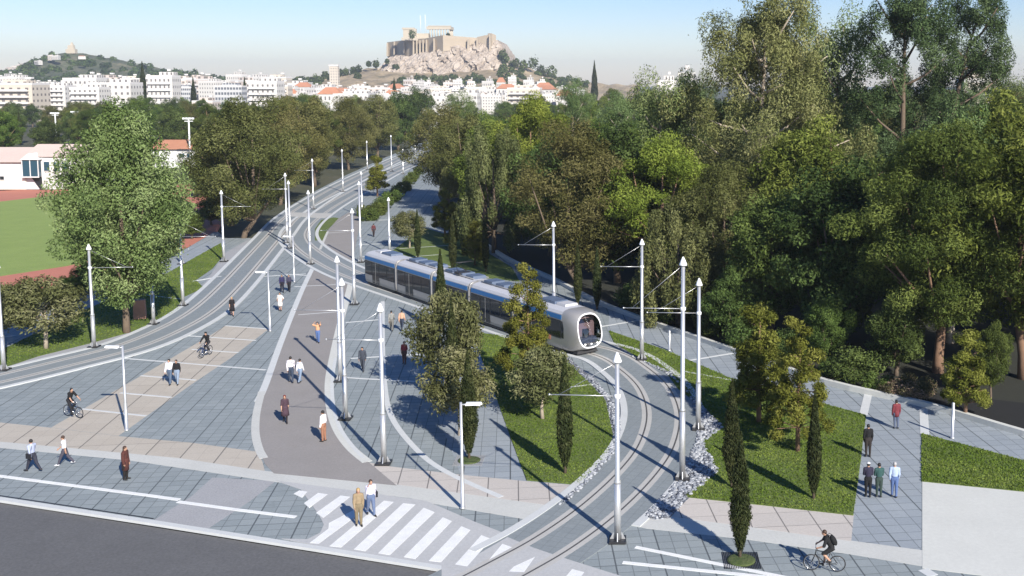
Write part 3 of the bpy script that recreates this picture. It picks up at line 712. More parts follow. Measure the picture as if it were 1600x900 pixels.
# left side
mt('bigleft', 198, 520, 165, 'big grey green gum tree on the left lawn beside the sports field', rz=1.0, wide=.94)
mt('brown1', 380, 372, 150, 'largest brown green tree at the bend of the left track', wide=1.12)
mt('brown2', 362, 350, 180, 'brown green tree leaning out behind the left lawn path')
mt('brown1', 438, 318, 150, 'second brown green tree along the left side of the tracks')
mt('brown2', 492, 290, 148, 'third brown green tree along the left side of the tracks')
mt('brown1', 545, 264, 150, 'fourth brown green tree along the left side of the tracks')
mt('brown2', 590, 247, 145, 'fifth brown green tree along the left side of the tracks')
mt('dark1', 622, 234, 150, 'dark tree where the tracks vanish between the woods')
mt('dark1', 655, 217, 142, 'dark tree closing the far end of the tracks')
mt('dark2', 312, 308, 262, 'small dark tree between the running track and the orange roofed house', wide=.8)
mt('olive', 72, 545, 428, 'round crowned small tree on the left lawn beside the grey path', wide=1.15)
mt('olive2', -8, 540, 440, 'small tree cut by the left edge of the view')
# planted young trees
mt('olive', 697, 620, 452, 'upper of the two olive trees left of the tram lawn', wide=.75)
mt('olive2', 718, 680, 540, 'lower of the two olive trees left of the tram lawn', wide=.95)
mt('olive', 848, 655, 540, 'single olive tree on the tram lawn with pale trunk', wide=1.05)
mt('ypine2', 825, 610, 415, 'yellow green young pine in front of the tram', wide=.85)
mt('ypine', 1186, 660, 475, 'left one of the two young pines on the right lawn')
mt('ypine2', 1246, 706, 500, 'right one of the two young pines on the right lawn')
mt('ypine', 1508, 655, 515, 'young pine growing outside the promenade parapet', z=-.1)
mt('ypine', 695, 370, 295, 'young pine on the upper lawn nearest the white lined path')
mt('ypine', 712, 388, 318, 'second young pine on the upper lawn')
mt('ypine', 742, 415, 345, 'lowest young pine on the upper lawn')
mt('olive', 640, 388, 328, 'round olive tree at the left corner of the upper lawn')
mt('ypine', 590, 307, 243, 'young pine beside the hedge row near the far tracks')
for px, b, t, k, l in ((1156, 872, 672, 'cyp1', 'cypress in a round grass bed with a metal grate beside the cyclist'), (1143, 762, 590, 'cyp1', 'cypress on the right lawn beside the gravel edge'),
                    (1271, 780, 612, 'cyp2', 'slim cypress standing alone on the right lawn'), (883, 740, 555, 'cyp2', 'slim cypress near the tip of the tram lawn'),
                    (733, 718, 545, 'cyp1', 'cypress in a round grass bed beside the lower olive tree'), (708, 640, 468, 'cyp2', 'thin cypress in front of the upper olive tree'),
                    (690, 520, 390, 'cyp2', 'thin cypress rising in front of the tram roof'), (653, 405, 328, 'cyp2', 'left cypress of the upper lawn'),
                    (708, 425, 335, 'cyp2', 'middle cypress of the upper lawn'), (724, 400, 322, 'cyp2', 'rear cypress of the upper lawn'), (759, 425, 342, 'cyp2', 'right cypress of the upper lawn'),
                    (903, 478, 380, 'cyp2', 'left of the two cypresses behind the tram front'), (933, 484, 385, 'cyp2', 'right of the two cypresses behind the tram front')):
    mt(k, px, b, t, l)
for i, (px, b, s) in enumerate(((576, 345, 1.5), (590, 336, 1.6), (600, 326, 1.5), (612, 316, 1.6), (622, 306, 1.5), (632, 298, 1.5), (640, 288, 1.4), (648, 280, 1.4), (655, 272, 1.3), (570, 337, 1.4))):
    plant('bush', G(px, b), PH['bush'] * s, 'clipped olive bush in the hedge row between the far path and the tracks', 'bush', 'olive bushes of the hedge row', wide=1.15)
for px, b, k, l in ((1300, 588, 'bush', 'bright green bush just behind the upper end of the parapet wall'), (1335, 598, 'darkbush', 'dark bush behind the parapet beside the bright green bush'), (1372, 612, 'bush', 'upright fresh green bush behind the parapet'),
                    (1402, 618, 'flowerbush', 'pinkish flowering bush behind the man in red'), (1430, 624, 'flowerbush', 'brownish bush right of the flowering bush'), (1240, 562, 'darkbush', 'low dark bush behind the young pines'),
                    (1110, 524, 'bush', 'low green bush behind the parapet near the tall poles'), (1165, 545, 'darkbush', 'dark bush behind the parapet left of the young pines'), (1050, 505, 'darkbush', 'dark bush under the feathery yellow brown tree'), (985, 482, 'darkbush', 'dark bush behind the tram front and parapet')):
    plant(k, G(px, b, -.1), None, l, 'bush', wide=1.2)
for i, (px, b, k, s) in enumerate(((10, 492, 'green1', .22), (45, 486, 'green1', .2), (112, 470, 'green1', .22), (255, 405, 'green1', .3), (300, 372, 'green1', .32), (330, 350, 'dark2', .4), (140, 455, 'green1', .25), (-30, 498, 'green1', .25))):
    plant(k, G(px, b), PH[k] * s, 'low green shrub along the edge of the red running track', 'shrub', 'shrubs along the running track', wide=1.4)

# the look-alike trees that fill the wood and the park
FILL = {'pine2': 'one of many look-alike dark green pines packed in the park wood', 'brown1': 'one of many look-alike brown green broad trees packed in the park wood', 'brown2': 'one of many look-alike smaller olive brown trees in the park wood',
        'dark1': 'one of many look-alike dark evergreens packed in the park wood', 'dark2': 'one of many look-alike low dark evergreens of the park wood', 'green1': 'one of many look-alike leafy mid green trees of the park wood',
        'pine1': 'one of the look-alike bright green pines dotted in the park wood', 'gum4': 'one of the look-alike grey green gums dotted in the park wood', 'feather2': 'one of the look-alike feathery trees in the park wood', 'pine3': 'one of the look-alike tall pines at the back of the park wood'}
NAMES = {'pine': 'pines', 'brow': 'broad trees', 'dark': 'evergreens', 'gree': 'leafy trees', 'gum4': 'gums', 'feat': 'feathery trees'}
placed = list(main)
def fill(region, kinds, n, ymax, spacing, hmul=(.8, 1.1), cap=None, seed=1, tries=9000):
    r = np.random.RandomState(seed); k = 0; c = 0
    xs = [G(*p).x for p in region if p[1] > 150]; x0, x1 = min(xs), max(xs); y0 = min(G(*p).y for p in region if p[1] > 150)
    while c < n and k < tries:
        k += 1; x, y = x0 + (x1 - x0) * r.rand(), y0 + (ymax - y0) * r.rand() ** 1.15
        px, py = PX(x, y)
        if not inpoly(px, py, region): continue
        sp = spacing * (1 + y / 500)
        if any((x-a)**2 + (y-b)**2 < (sp * .5 + q * .6) ** 2 for a, b, q in placed): continue
        kd = kinds[r.randint(len(kinds))]; H = PH[kd] * (hmul[0] + (hmul[1] - hmul[0]) * r.rand())
        if cap:
            top = cap(px); lim = (py - top) / FOC * (y * _ca + CAM_H * _sa); H = min(H, lim * (.78 + .22 * r.rand()))
            if H < 3.0: continue
        placed.append((x, y, sp * .5)); c += 1
        plant(kd, (x, y, -.1), H, FILL[kd], 'tree', 'look-alike ' + NAMES[kd[:4]] + ' of the park wood', wide=1.0 if H > PH[kd] * .6 else 1.35)
    return c
def cap_r(px):
    pts = [(640, 150), (700, 150), (760, 160), (830, 148), (870, 138), (960, 136), (1030, 140), (1090, 110), (1250, 100), (1290, 110), (1330, 112), (1500, 135), (1545, 140), (1600, 130), (1900, 110)]
    return float(np.interp(px, [a for a, b in pts], [b for a, b in pts]))
wood = [(718, 318), (770, 385), (806, 402), (865, 428), (956, 470), (1150, 535), (1290, 582), (1450, 618), (1640, 680), (1760, 680), (1760, 172), (690, 172), (668, 205), (705, 235)]
FILLN = fill(wood, ['pine2', 'brown1', 'dark1', 'dark2', 'brown2', 'green1', 'pine2', 'dark1', 'feather2', 'gum4'], 120, 300, 6.2, (.8, 1.15), cap_r, 3)
FILLN2 = fill([(650, 200), (1760, 200), (1760, 150), (640, 150)], ['pine3', 'brown1', 'dark1', 'green1', 'pine1', 'gum4'], 60, 560, 12, (.9, 1.2), cap_r, 4)
def cap_l(px): return float(np.interp(px, [-100, 60, 120, 190, 240, 330, 420, 480, 560, 640], [162, 158, 156, 143, 152, 152, 148, 144, 142, 142]))
FILLN3 = fill([(-60, 262), (0, 256), (160, 250), (320, 240), (335, 330), (420, 318), (480, 280), (540, 255), (600, 236), (640, 215), (660, 200), (660, 160), (-60, 160)], ['dark1', 'green1', 'brown1', 'pine2', 'dark2', 'pine3'], 80, 520, 9.5, (.8, 1.15), cap_l, 5)
print('fill', FILLN, FILLN2, FILLN3)
# dark tall cypresses over the roofs
for px, b, t, l in ((226, 186, 98, 'tallest far dark cypress in front of the white apartment blocks'), (238, 188, 122, 'shorter far cypress beside the tallest one'), (304, 184, 120, 'far cypress left of the beige office block'), (384, 182, 121, 'far cypress at the right end of the beige office block'),
                 (400, 180, 128, 'far cypress beside the white block with a beige stripe'), (617, 178, 122, 'far cypress standing below the citadel rock'), (929, 168, 96, 'lone far cypress rising above the skyline right of the citadel'), (247, 190, 132, 'low far cypress right of the tallest one'), (1553, 165, 104, 'far cypress beside the ochre house on the right skyline'), (15, 228, 170, 'dark cypress at the left edge above the stadium roofs'), (32, 226, 174, 'second dark cypress above the stadium roofs')):
    plant_px('cypbig', px, b, t, l, wide=.8 if px < 900 or px > 1000 else .8)
for s in PR.values():
    for c in list(s.children): bpy.data.objects.remove(c)
    bpy.data.objects.remove(s)
# ------------------------------------------------------------------ hills, citadel, city, stadium
M['hillgreen'] = None
def hill_mat(name, cols, sc=.03):
    t = NT(name); o = t.obj()
    n = t.noise(o, sc, 5, .7); n2 = t.noise(o, sc * 5, 4, .7)
    c = t.ramp(n, cols); c = t.mix(.55, c, t.ramp(n2, [(.35, (.35,.35,.35)), (.65, (1,1,1))]), 'MULTIPLY')
    t.bsdf(c, .95); return t.m
M['hillgreen'] = hill_mat('scrub_hill', [(.35, (.050,.062,.034)), (.52, (.085,.095,.050)), (.68, (.20,.175,.11))])
M['hilldry'] = hill_mat('dry_slope', [(.30, (.10,.10,.05)), (.45, (.30,.23,.14)), (.7, (.42,.33,.21))], .02)
M['rock'] = hill_mat('limestone_rock', [(.32, (.24,.19,.15)), (.45, (.42,.345,.275)), (.62, (.52,.44,.36))], .09)
M['wallstone'] = vary('fortress_stone', (.40,.33,.245,1), .16, .08, .9, fine=.12)
M['marble'] = vary('weathered_marble', (.46,.40,.31,1), .1, .2, .8)
def hnoise(x, y, s, seed=0):
    return (math.sin(x*s*1.7 + seed) * math.cos(y*s*2.1 + seed*2) + .5*math.sin(x*s*4.3 + y*s*3.1 + seed*3) + .25*math.sin(x*s*9.1 - y*s*7.7 + seed)) / 1.75
def hill(name, prof, dist, depth, mat, nx=120, ny=26, rough=2, seed=0, plateau=.0, power=1.0):
    """ridge whose skyline follows prof (photo px, row) at ground distance dist; it slopes down towards and away from us"""
    xs = np.linspace(prof[0][0], prof[-1][0], nx); V, F = [], []
    P = [AT(p, dist, q) for p, q in prof]
    for j in range(ny + 1):
        s = j / ny * 2 - 1
        e = max(0, 1 - max(0, abs(s) - plateau) / (1 - plateau)) ** power
        for px in xs:
            x = float(AT(px, dist, HOR).x); z = float(np.interp(x, [p.x for p in P], [p.z for p in P])); y = dist + s * depth
            h = -2 + (z + 2) * (e if e < 1 else 1) + rough * hnoise(x, y, .035, seed) * min(1, e * 1.6 + .1)
            V.append((x, y, h))
    for j in range(ny):
        for i in range(nx - 1): F.append((j*nx + i, j*nx + i+1, (j+1)*nx + i+1, (j+1)*nx + i))
    o = MB().add(V, F, 0, False).build(name, mat); o['kind'] = 'structure'; return o
hill('hill', [(-160, 128), (-60, 122), (0, 113), (20, 109), (40, 99), (60, 94), (85, 87), (100, 82), (112, 80), (124, 82), (140, 86), (160, 89), (200, 97), (240, 104), (290, 113), (345, 120), (400, 126), (460, 131)], 1500, 260, M['hillgreen'], rough=3, seed=2)
hill('hill', [(420, 131), (500, 124), (545, 117), (575, 108), (600, 106), (640, 109), (700, 108), (770, 104), (810, 102), (850, 114), (880, 124), (930, 131), (1000, 134)], 1420, 330, M['hilldry'], rough=3.5, seed=5)
# scattered trees of the hills, nobody could count
def far_wood(name, spots, mat, size=3.2, n=90):
    me = leaves_mesh(name, [(p, (r*.9, r*.9, r), n) for p, r in spots], mat, size, .7)
    o = bpy.data.objects.new(name, me); COL.objects.link(o); o['kind'] = 'stuff'; return o
def on_hill(px, row, dist, back): # a point just in front of a hill face, from the row where it shows
    return AT(px, dist - back, row)
rr_ = np.random.RandomState(11); sp_ = []
P1 = [(-60, 122), (0, 113), (40, 99), (85, 87), (112, 80), (140, 86), (200, 97), (290, 113), (345, 120), (440, 130)]
for i in range(420):
    px = -50 + 480 * rr_.rand(); top = float(np.interp(px, [a for a, b in P1], [b for a, b in P1])); f = rr_.rand() ** .8
    if px < 85 and f < .35: continue
    zt = AT(px, 1500, top).z; y = 1500 - 260 * f; x = AT(px, 1500, HOR).x; sp_.append(((x, y, -2 + (zt + 2) * (1 - f) + 1.5), 3.5 + 3.5 * rr_.rand()))
far_wood('hillside_wood', sp_, M['dark'])
sp_ = []
P2 = [(420, 131), (500, 124), (545, 117), (575, 108), (600, 106), (640, 109), (700, 108), (770, 104), (810, 102), (850, 114), (880, 124), (930, 131)]
for i in range(560):
    px = 440 + 480 * rr_.rand(); f = rr_.rand()
    if px < 545: f *= .5
    elif px < 655 and rr_.rand() < .86: continue
    elif f < .28 and px < 790: continue
    elif rr_.rand() < .35: continue
    top = float(np.interp(px, [a for a, b in P2], [b for a, b in P2])); zt = AT(px, 1420, top).z
    sp_.append(((AT(px, 1420, HOR).x, 1420 - 330 * f, -2 + (zt + 2) * (1 - f) + 1.5), 2.6 + 4.0 * rr_.rand()))
for px, row, r in ((785, 84, 6), (790, 92, 6), (806, 98, 6), (818, 101, 6), (833, 98, 8), (845, 108, 6), (862, 112, 8), (576, 100, 4), (588, 100, 5), (560, 108, 5), (552, 110, 5), (540, 112, 5), (530, 113, 5), (520, 115, 5), (508, 117, 5), (618, 107, 6), (605, 96, 3)):
    sp_.append((AT(px, 1385, row), r))
far_wood('hillside_wood', sp_, M['dark'])

# the citadel: rock, fortress wall, ruined temple
D = 1400
def rock():
    nx, ny = 110, 26; prof = [(582, 114), (594, 104), (603, 92), (612, 87), (640, 87), (668, 82), (690, 76), (705, 70), (740, 67), (770, 63), (778, 65), (786, 77), (794, 92), (803, 102), (814, 112)]
    P = [(AT(p, D, q).x, AT(p, D, q).z) for p, q in prof]; x0, x1 = P[0][0], P[-1][0]; V, F = [], []
    r = np.random.RandomState(3); jit = r.normal(size=(ny + 1, nx)) * 1.7
    zb = 4
    for j in range(ny + 1):
        t = j / ny                                     # 0 foot, 1 top edge; the face leans back
        for i in range(nx):
            x = x0 + (x1 - x0) * i / (nx - 1); zt = float(np.interp(x, [a for a, b in P], [b for a, b in P]))
            z = zb + (zt - zb) * t; fold = 9 * hnoise(x, z * 1.5, .05, 4) + 5 * hnoise(x, z, .14, 9) + 2.5 * hnoise(x, z, .4, 2)
            edge = min(1, (i / 10), ((nx - 1 - i) / 10))
            y = D - 46 * edge + 48 * t ** 1.2 * edge - fold * (1 - .6 * t) + jit[j, i]
            V.append((x + jit[j, i] * .6, y, z + jit[j, i] * .8))
    for i in range(nx): V.append((x0 + (x1 - x0) * i / (nx - 1), D + 110, V[ny*nx + i][2] - 2))
    for j in range(ny + 1):
        for i in range(nx - 1): F.append((j*nx + i, j*nx + i+1, (j+1)*nx + i+1, (j+1)*nx + i))
    o = MB().add(V, F).build('rock_cliff', M['rock']); o['kind'] = 'structure'
rock()
ft = thing('fortress_wall', 'long buttressed fortress wall along the top of the far citadel rock', 'wall', AT(690, D + 2, 84))
def wseg(a, ta, b, tb, bot_a, bot_b, da, db, name='wall_section', mat='wallstone', th=6):
    A, B = AT(a, D + da, ta) - ft.location, AT(b, D + db, tb) - ft.location; za, zb = AT(a, D + da, bot_a).z - ft.location.z, AT(b, D + db, bot_b).z - ft.location.z
    d = (B - A); d.z = 0; n = Vector((-d.y, d.x, 0)).normalized() * th
    P = [(A.x, A.y, za), (B.x, B.y, zb), (B.x, B.y, B.z), (A.x, A.y, A.z)]; Q = [(x + n.x, y + n.y, z) for x, y, z in P]
    MB().add(P + Q, [(0,1,2,3), (7,6,5,4), (0,4,5,1), (1,5,6,2), (2,6,7,3), (3,7,4,0)]).build(name, M[mat], ft)
wseg(605, 66, 630, 63, 90, 92, 95, 64); wseg(630, 62, 665, 60, 92, 89, 62, 26); wseg(665, 60, 692, 55, 90, 84, 25, -6)
wseg(692, 55, 745, 59, 80, 76, -6, 4); wseg(745, 58, 768, 53, 76, 74, 4, -2); wseg(768, 52, 775, 55, 74, 76, -3, 6)
for px, top, bot, dd in ((606, 67, 88, 90), (617, 65, 89, 76), (632, 66, 94, 56), (647, 63, 90, 41), (652, 63, 90, 36), (657, 63, 89, 31), (662, 62, 88, 26), (667, 62, 88, 20), (679, 60, 86, 5), (732, 61, 81, -3), (746, 60, 82, -1), (766, 54, 80, -6)):
    p = AT(px, D + dd, bot) - ft.location; h = AT(px, D + dd, top).z - AT(px, D + dd, bot).z
    MB().box((p.x, p.y, p.z + h/2), (2.6, 6, h), 0, 0, .62).build('buttress', M['wallstone'], ft)
tp = thing('temple_ruin', 'ruined marble temple with a row of columns on top of the far citadel', 'temple', AT(668, D + 40, 60))
def tpx(px, row, dd=40): return AT(px, D + dd, row) - tp.location
a, b = tpx(630, 61), tpx(706, 61)
MB().box(((a.x + b.x)/2, 14, a.z), (b.x - a.x + 4, 32, 4)).build('stylobate', M['marble'], tp)
ctop = tpx(680, 46).z
xs_ = [tpx(p, 60).x for p in (672, 676, 680.3, 684.6, 689, 693.3, 697.6, 702)]
for x in xs_: MB().lathe([(1.05, a.z + 1.5), (.8, ctop)], (x, 1, 0), 10).build('column', M['marble'], tp)
for k in range(5): MB().lathe([(1.05, a.z + 1.5), (.8, ctop)], (xs_[-1], 6 + 5*k, 0), 10).build('column', M['marble'], tp)
MB().box(((xs_[0] + xs_[-1])/2 - 1, 1, ctop + 2), (xs_[-1] - xs_[0] + 7, 3.4, 4)).build('entablature', M['marble'], tp)
MB().box(((xs_[0] + xs_[-1])/2, 1, ctop + 4.6), (xs_[-1] - xs_[0] + 5, 4, 1.1)).build('cornice', M['marble'], tp)
MB().box((xs_[-1], 14, ctop + 2), (3.2, 26, 4)).build('entablature', M['marble'], tp)
l0, l1 = tpx(630, 46), tpx(650, 46)
MB().box(((l0.x + l1.x)/2, 2, (a.z + l0.z)/2 + 1), (l1.x - l0.x, 6, l0.z - a.z)).build('ruined_wall', M['marble'], tp)
MB().box(((l0.x + l1.x)/2 - 2, 2, l0.z + 1.2), (l1.x - l0.x - 1, 7, 2.4)).build('cornice', M['marble'], tp)
m0, m1 = tpx(650, 52), tpx(671, 52)
MB().box(((m0.x + m1.x)/2, 6, (a.z + m0.z)/2), (m1.x - m0.x, 5, m0.z - a.z)).build('ruined_wall', M['marble'], tp)
for px, r in ((644, 8), (700, 5)):
    me = leaves_mesh('crown', [((0, 0, r*.8), (r*.6, r*.6, r*.8), 160)], M['dark'], 2.0, .7)
    t_ = thing('citadel_tree', 'dark tree growing in front of the ' + ('left' if px < 650 else 'right') + ' end of the ruined temple', 'tree', AT(px, D + 20, 61))
    o = bpy.data.objects.new('crown', me); COL.objects.link(o); o.parent = t_
    MB().tube([(0, 0, -2), (0, 0, r*.8)], .5, 6).build('trunk', M['bark'], t_)
for px, top in ((657.5, 24), (665, 23)):
    p = AT(px, D + 60, 58); h = AT(px, D + 60, top).z - p.z; mb = MB()
    for sx in (-.7, .7):
        for sy in (-.7, .7): mb.tube([(sx*.7, sy*.7, 0), (sx*.7, sy*.7, h)], .08, 4)
    for k in range(int(h / 2.5)): mb.tube([(-.5, -.5, k*2.5), (.5, -.5, k*2.5 + 2.5)], .06, 4); mb.tube([(.5, .5, k*2.5), (-.5, .5, k*2.5 + 2.5)], .06, 4)
    o = mb.build('crane_mast', M['whitemetal']); o.location = p; tag(o, ('left' if px < 660 else 'right') + ' thin white lattice crane mast behind the ruined temple', 'crane mast')
# monument on the left hill
mp_ = thing('hill_monument', 'pale pointed monument on the summit of the left hill', 'monument', AT(112, 1495, 83))
MB().box((0, 0, 2.5), (13, 7, 6)).build('podium', M['marble'], mp_); MB().box((0, 0, 8), (9, 5, 6), 0, 0, .85).build('tier', M['marble'], mp_); MB().box((1, 0, 12.5), (4.5, 3.5, 5), 0, 0, .4).build('broken_top', M['marble'], mp_)

# ---- city houses
def facade_mat(name, wall, win, fx, fz, wx=.5, wz=.5, r=.25):
    t = NT(name); o = t.obj(); sp = t.n('ShaderNodeSeparateXYZ'); t.l(o, sp.inputs[0])
    ge = t.n('ShaderNodeNewGeometry'); no = t.n('ShaderNodeVectorTransform', vector_type='NORMAL', convert_from='WORLD', convert_to='OBJECT'); t.l(ge.outputs['Normal'], no.inputs[0])
    sn = t.n('ShaderNodeSeparateXYZ'); t.l(no.outputs[0], sn.inputs[0])
    isx = t.math('GREATER_THAN', t.math('ABSOLUTE', sn.outputs[0]), .7)
    h = t.math('ADD', t.math('MULTIPLY', sp.outputs[1], isx), t.math('MULTIPLY', sp.outputs[0], t.math('SUBTRACT', 1.0, isx)))
    a = t.math('LESS_THAN', t.math('ABSOLUTE', t.math('SUBTRACT', t.math('FRACT', t.math('DIVIDE', t.math('ADD', h, 100.0), fx)), .5)), wx/2)
    b = t.math('LESS_THAN', t.math('ABSOLUTE', t.math('SUBTRACT', t.math('FRACT', t.math('DIVIDE', sp.outputs[2], fz)), .55)), wz/2)
    up = t.math('LESS_THAN', t.math('ABSOLUTE', sn.outputs[2]), .5)
    m = t.math('MULTIPLY', t.math('MULTIPLY', a, b), up)
    oi = t.n('ShaderNodeObjectInfo')
    n = t.noise(o, .25, 4)
    wc = t.mix(t.math('MULTIPLY', n, .35), wall, (wall[0]*.8, wall[1]*.77, wall[2]*.72, 1))
    c = t.mix(m, wc, win); t.bsdf(c, .7); return t.m
WALLS = [facade_mat('white_render_facade', (.60,.575,.535,1), (.15,.14,.14,1), 3.0, 3.1, .36, .40), facade_mat('cream_render_facade', (.56,.50,.42,1), (.16,.14,.13,1), 2.6, 3.0, .40, .4),
         facade_mat('pale_pink_facade', (.57,.49,.435,1), (.16,.14,.12,1), 3.6, 3.1, .42, .42), facade_mat('pale_grey_facade', (.50,.50,.50,1), (.10,.11,.13,1), 2.2, 3.2, .7, .5)]
M['balc'] = vary('balcony_render', (.62,.59,.56,1), .08, .5, .8); M['roofwhite'] = vary('flat_roof_screed', (.60,.58,.55,1), .15, .3, .9)
M['tile'] = vary('terracotta_roof', (.42,.19,.11,1), .2, .5, .9, fine=.2); M['glassdark'] = plain('dark_window_glass', (.02, .025, .03), .12)
M['glassblue'] = plain('blue_tinted_glazing', (.03, .07, .10), .1)
def block(w, d, nf, wall, balc=(1, 2), pent=True, seed=0, tile=False, low=0):
    r = np.random.RandomState(seed); h = nf * 3.1
    root = thing('apartment_block', '', '', (0, -6000, -200))
    MB().box((0, 0, h/2), (w, d, h)).build('wall', wall, root)
    if tile:
        MB().add([(-w/2-.4, -d/2-.4, h), (w/2+.4, -d/2-.4, h), (w/2+.4, d/2+.4, h), (-w/2-.4, d/2+.4, h), (-w/2+d*.35, 0, h+2.3), (w/2-d*.35, 0, h+2.3)], [(0,1,5,4), (1,2,5), (2,3,4,5), (3,0,4), (3,2,1,0)]).build('roof', M['tile'], root)
    else:
        p = MB(); 
        for sx, sy, lx, ly in ((0, -d/2+.1, w, .2), (0, d/2-.1, w, .2), (-w/2+.1, 0, .2, d-.5), (w/2-.1, 0, .2, d-.5)): p.box((sx, sy, h+.5), (lx, ly, .98))
        p.build('parapet', M['balc'], root)
        if pent: MB().box((w*.1*r.normal(), d*.1, h + 1.3), (w*.55, d*.5, 2.5)).build('penthouse', wall, root); MB().box((w*.2, d*.1, h + 3.5), (2.0, 2.0, .9)).build('lift_house', M['balc'], root)
        for k in range(3): MB().tube([(w*(.6*r.rand()-.3), d*(.5*r.rand()-.25), h), (w*(.6*r.rand()-.3), 0, h+3.6)], .05, 4).build('aerial', M['darkmetal'], root) if k == 0 else None
    for f in range(1, nf):
        if balc[0]:
            b = MB(); b.box((0, -d/2-.65, f*3.1-.08), (w*.86, 1.3, .16)); b.box((0, -d/2-1.27, f*3.1+.45), (w*.86, .06, .9)); b.build('balcony', M['balc'], root)
    return root
BL = [block(18, 14, 7, WALLS[0], seed=1), block(14, 12, 6, WALLS[1], seed=2), block(22, 14, 6, WALLS[0], (0, 0), seed=3), block(12, 12, 5, WALLS[2], seed=4), block(16, 12, 3, WALLS[0], (0, 0), False, seed=5, tile=True), block(20, 13, 7, WALLS[3], (0, 0), seed=6), block(15, 12, 4, WALLS[0], seed=7)]
BW = [18, 14, 22, 12, 16, 20, 15]; BH = [25, 22, 22, 19, 11, 25, 16]
def house(k, px, top, dist, label, group=None, rz=0, wpx=None, cat='apartment block'):
    p = AT(px, dist, top); s = max(.3, (p.z + .3) / BH[k])
    sx = (wpx / FOC * dist / BW[k]) if wpx else s
    o = copy_thing(BL[k], (p.x, dist, -.3), rz, (sx, min(sx, 1.4), s), label, group); o['category'] = cat
    return o
far_group = 'small far white blocks of the city below the hills'
far_label = 'one of the many small white blocks of the far city under the hills, all alike'
rc = np.random.RandomState(21)
for px in np.arange(-40, 480, 17):
    house(int(rc.choice([0, 1, 2, 3, 6])), px + rc.normal()*5, 120 + rc.normal()*5, 900 + 180*rc.rand(), far_label, far_group, rc.normal()*.25, 26 + 10*rc.rand())
for px in np.arange(455, 900, 15):
    for lay in range(2):
        house(int(rc.choice([0, 3, 6, 1, 2, 6, 0, 4])), px + rc.normal()*6, (133 + 5*lay + rc.normal()*2.2) if lay == 0 else 142 + rc.normal()*2, (860 - 240*lay) + 100*rc.rand(), far_label, far_group, rc.normal()*.3, 22 + 12*rc.rand())
for px, top in ((640, 119), (668, 122), (700, 124), (735, 122), (762, 120), (800, 116), (826, 118), (845, 121), (783, 123), (715, 121), (655, 124)):
    house(int(rc.choice([0, 3, 6, 6, 4])), px, top, 1120 + 60*rc.rand(), far_label, far_group, rc.normal()*.3, 11 + 6*rc.rand())
for i, (px, row) in enumerate(((4, 113), (14, 109), (24, 107), (33, 104), (43, 101), (52, 98), (80, 90), (88, 89), (128, 88), (60, 97))):
    p = AT(px, 1452 - 4*i, row + 1); k = int(rc.choice([4, 3, 6])); o = copy_thing(BL[k], (p.x, p.y, p.z - 3), rc.normal()*.3, (.55, .5, .42), 'one of the tiny pale houses climbing the left slope of the monument hill', 'tiny houses on the slope of the left hill'); o['category'] = 'house'
# blocks one can single out
house(1, 30, 122, 560, 'cream balconied apartment block at the left edge of the skyline', wpx=66)
house(0, 88, 128, 600, 'white apartment block between the cream block and the tall white row', wpx=44)
house(2, 132, 114, 640, 'broad stepped white block under the left hill', wpx=52)
house(0, 140, 130, 520, 'white balconied block in front of the broad stepped block', wpx=46)
house(2, 180, 121, 560, 'white block with a dark roof storey left of the tall cypresses', wpx=66)
house(0, 255, 110, 540, 'tall white balconied tower block right of the tallest cypress', wpx=40)
house(5, 290, 131, 620, 'bluish glazed office block between two far cypresses', wpx=26)
house(3, 322, 150, 470, 'low pinkish house in front of the glazed office block', wpx=32)
house(5, 361, 128, 560, 'beige office block with banded windows between far cypresses', wpx=42)
house(0, 415, 120, 540, 'white block with balconies right of the banded office block', wpx=46)
house(1, 440, 126, 620, 'cream block at the right end of the left skyline', wpx=26)
house(4, 517, 139, 560, 'long white house with a tiled roof under the dry slope', wpx=34)
house(2, 552, 140, 520, 'long white block with ribbon windows under the dry slope', wpx=54)
house(2, 678, 144, 480, 'white block with a row of dark openings under the citadel', wpx=60)
house(6, 725, 137, 600, 'cream terrace of flats under the right end of the citadel rock', wpx=46)
house(1, 820, 131, 620, 'ochre apartment block right of the citadel', wpx=50)
house(6, 1064, 105, 330, 'white stepped block rising over the wood left of the giant gum', wpx=50)
house(0, 1040, 115, 345, 'lower white block beside the stepped block over the wood', wpx=30)
house(0, 1250, 106, 380, 'white block glimpsed between the giant gum and the slim gum', wpx=40)
house(6, 1325, 112, 380, 'white block glimpsed left of the tallest gum', wpx=46)
house(1, 1526, 108, 300, 'ochre apartment block on the right skyline beside a cypress', wpx=50)
house(4, 1592, 152, 200, 'grey house with a pitched roof at the right edge of the view', wpx=34, cat='house')
lt = thing('hilltop_tower', 'small cream tower standing on the ridge left of the citadel', 'tower', AT(523, 1150, 127))
MB().box((0, 0, 4), (9, 7, 24)).build('wall', WALLS[1], lt); MB().box((0, 0, 17), (10, 8, 1.6)).build('cornice', M['balc'], lt)
for s in BL:
    for c in list(s.children): bpy.data.objects.remove(c)
    bpy.data.objects.remove(s)

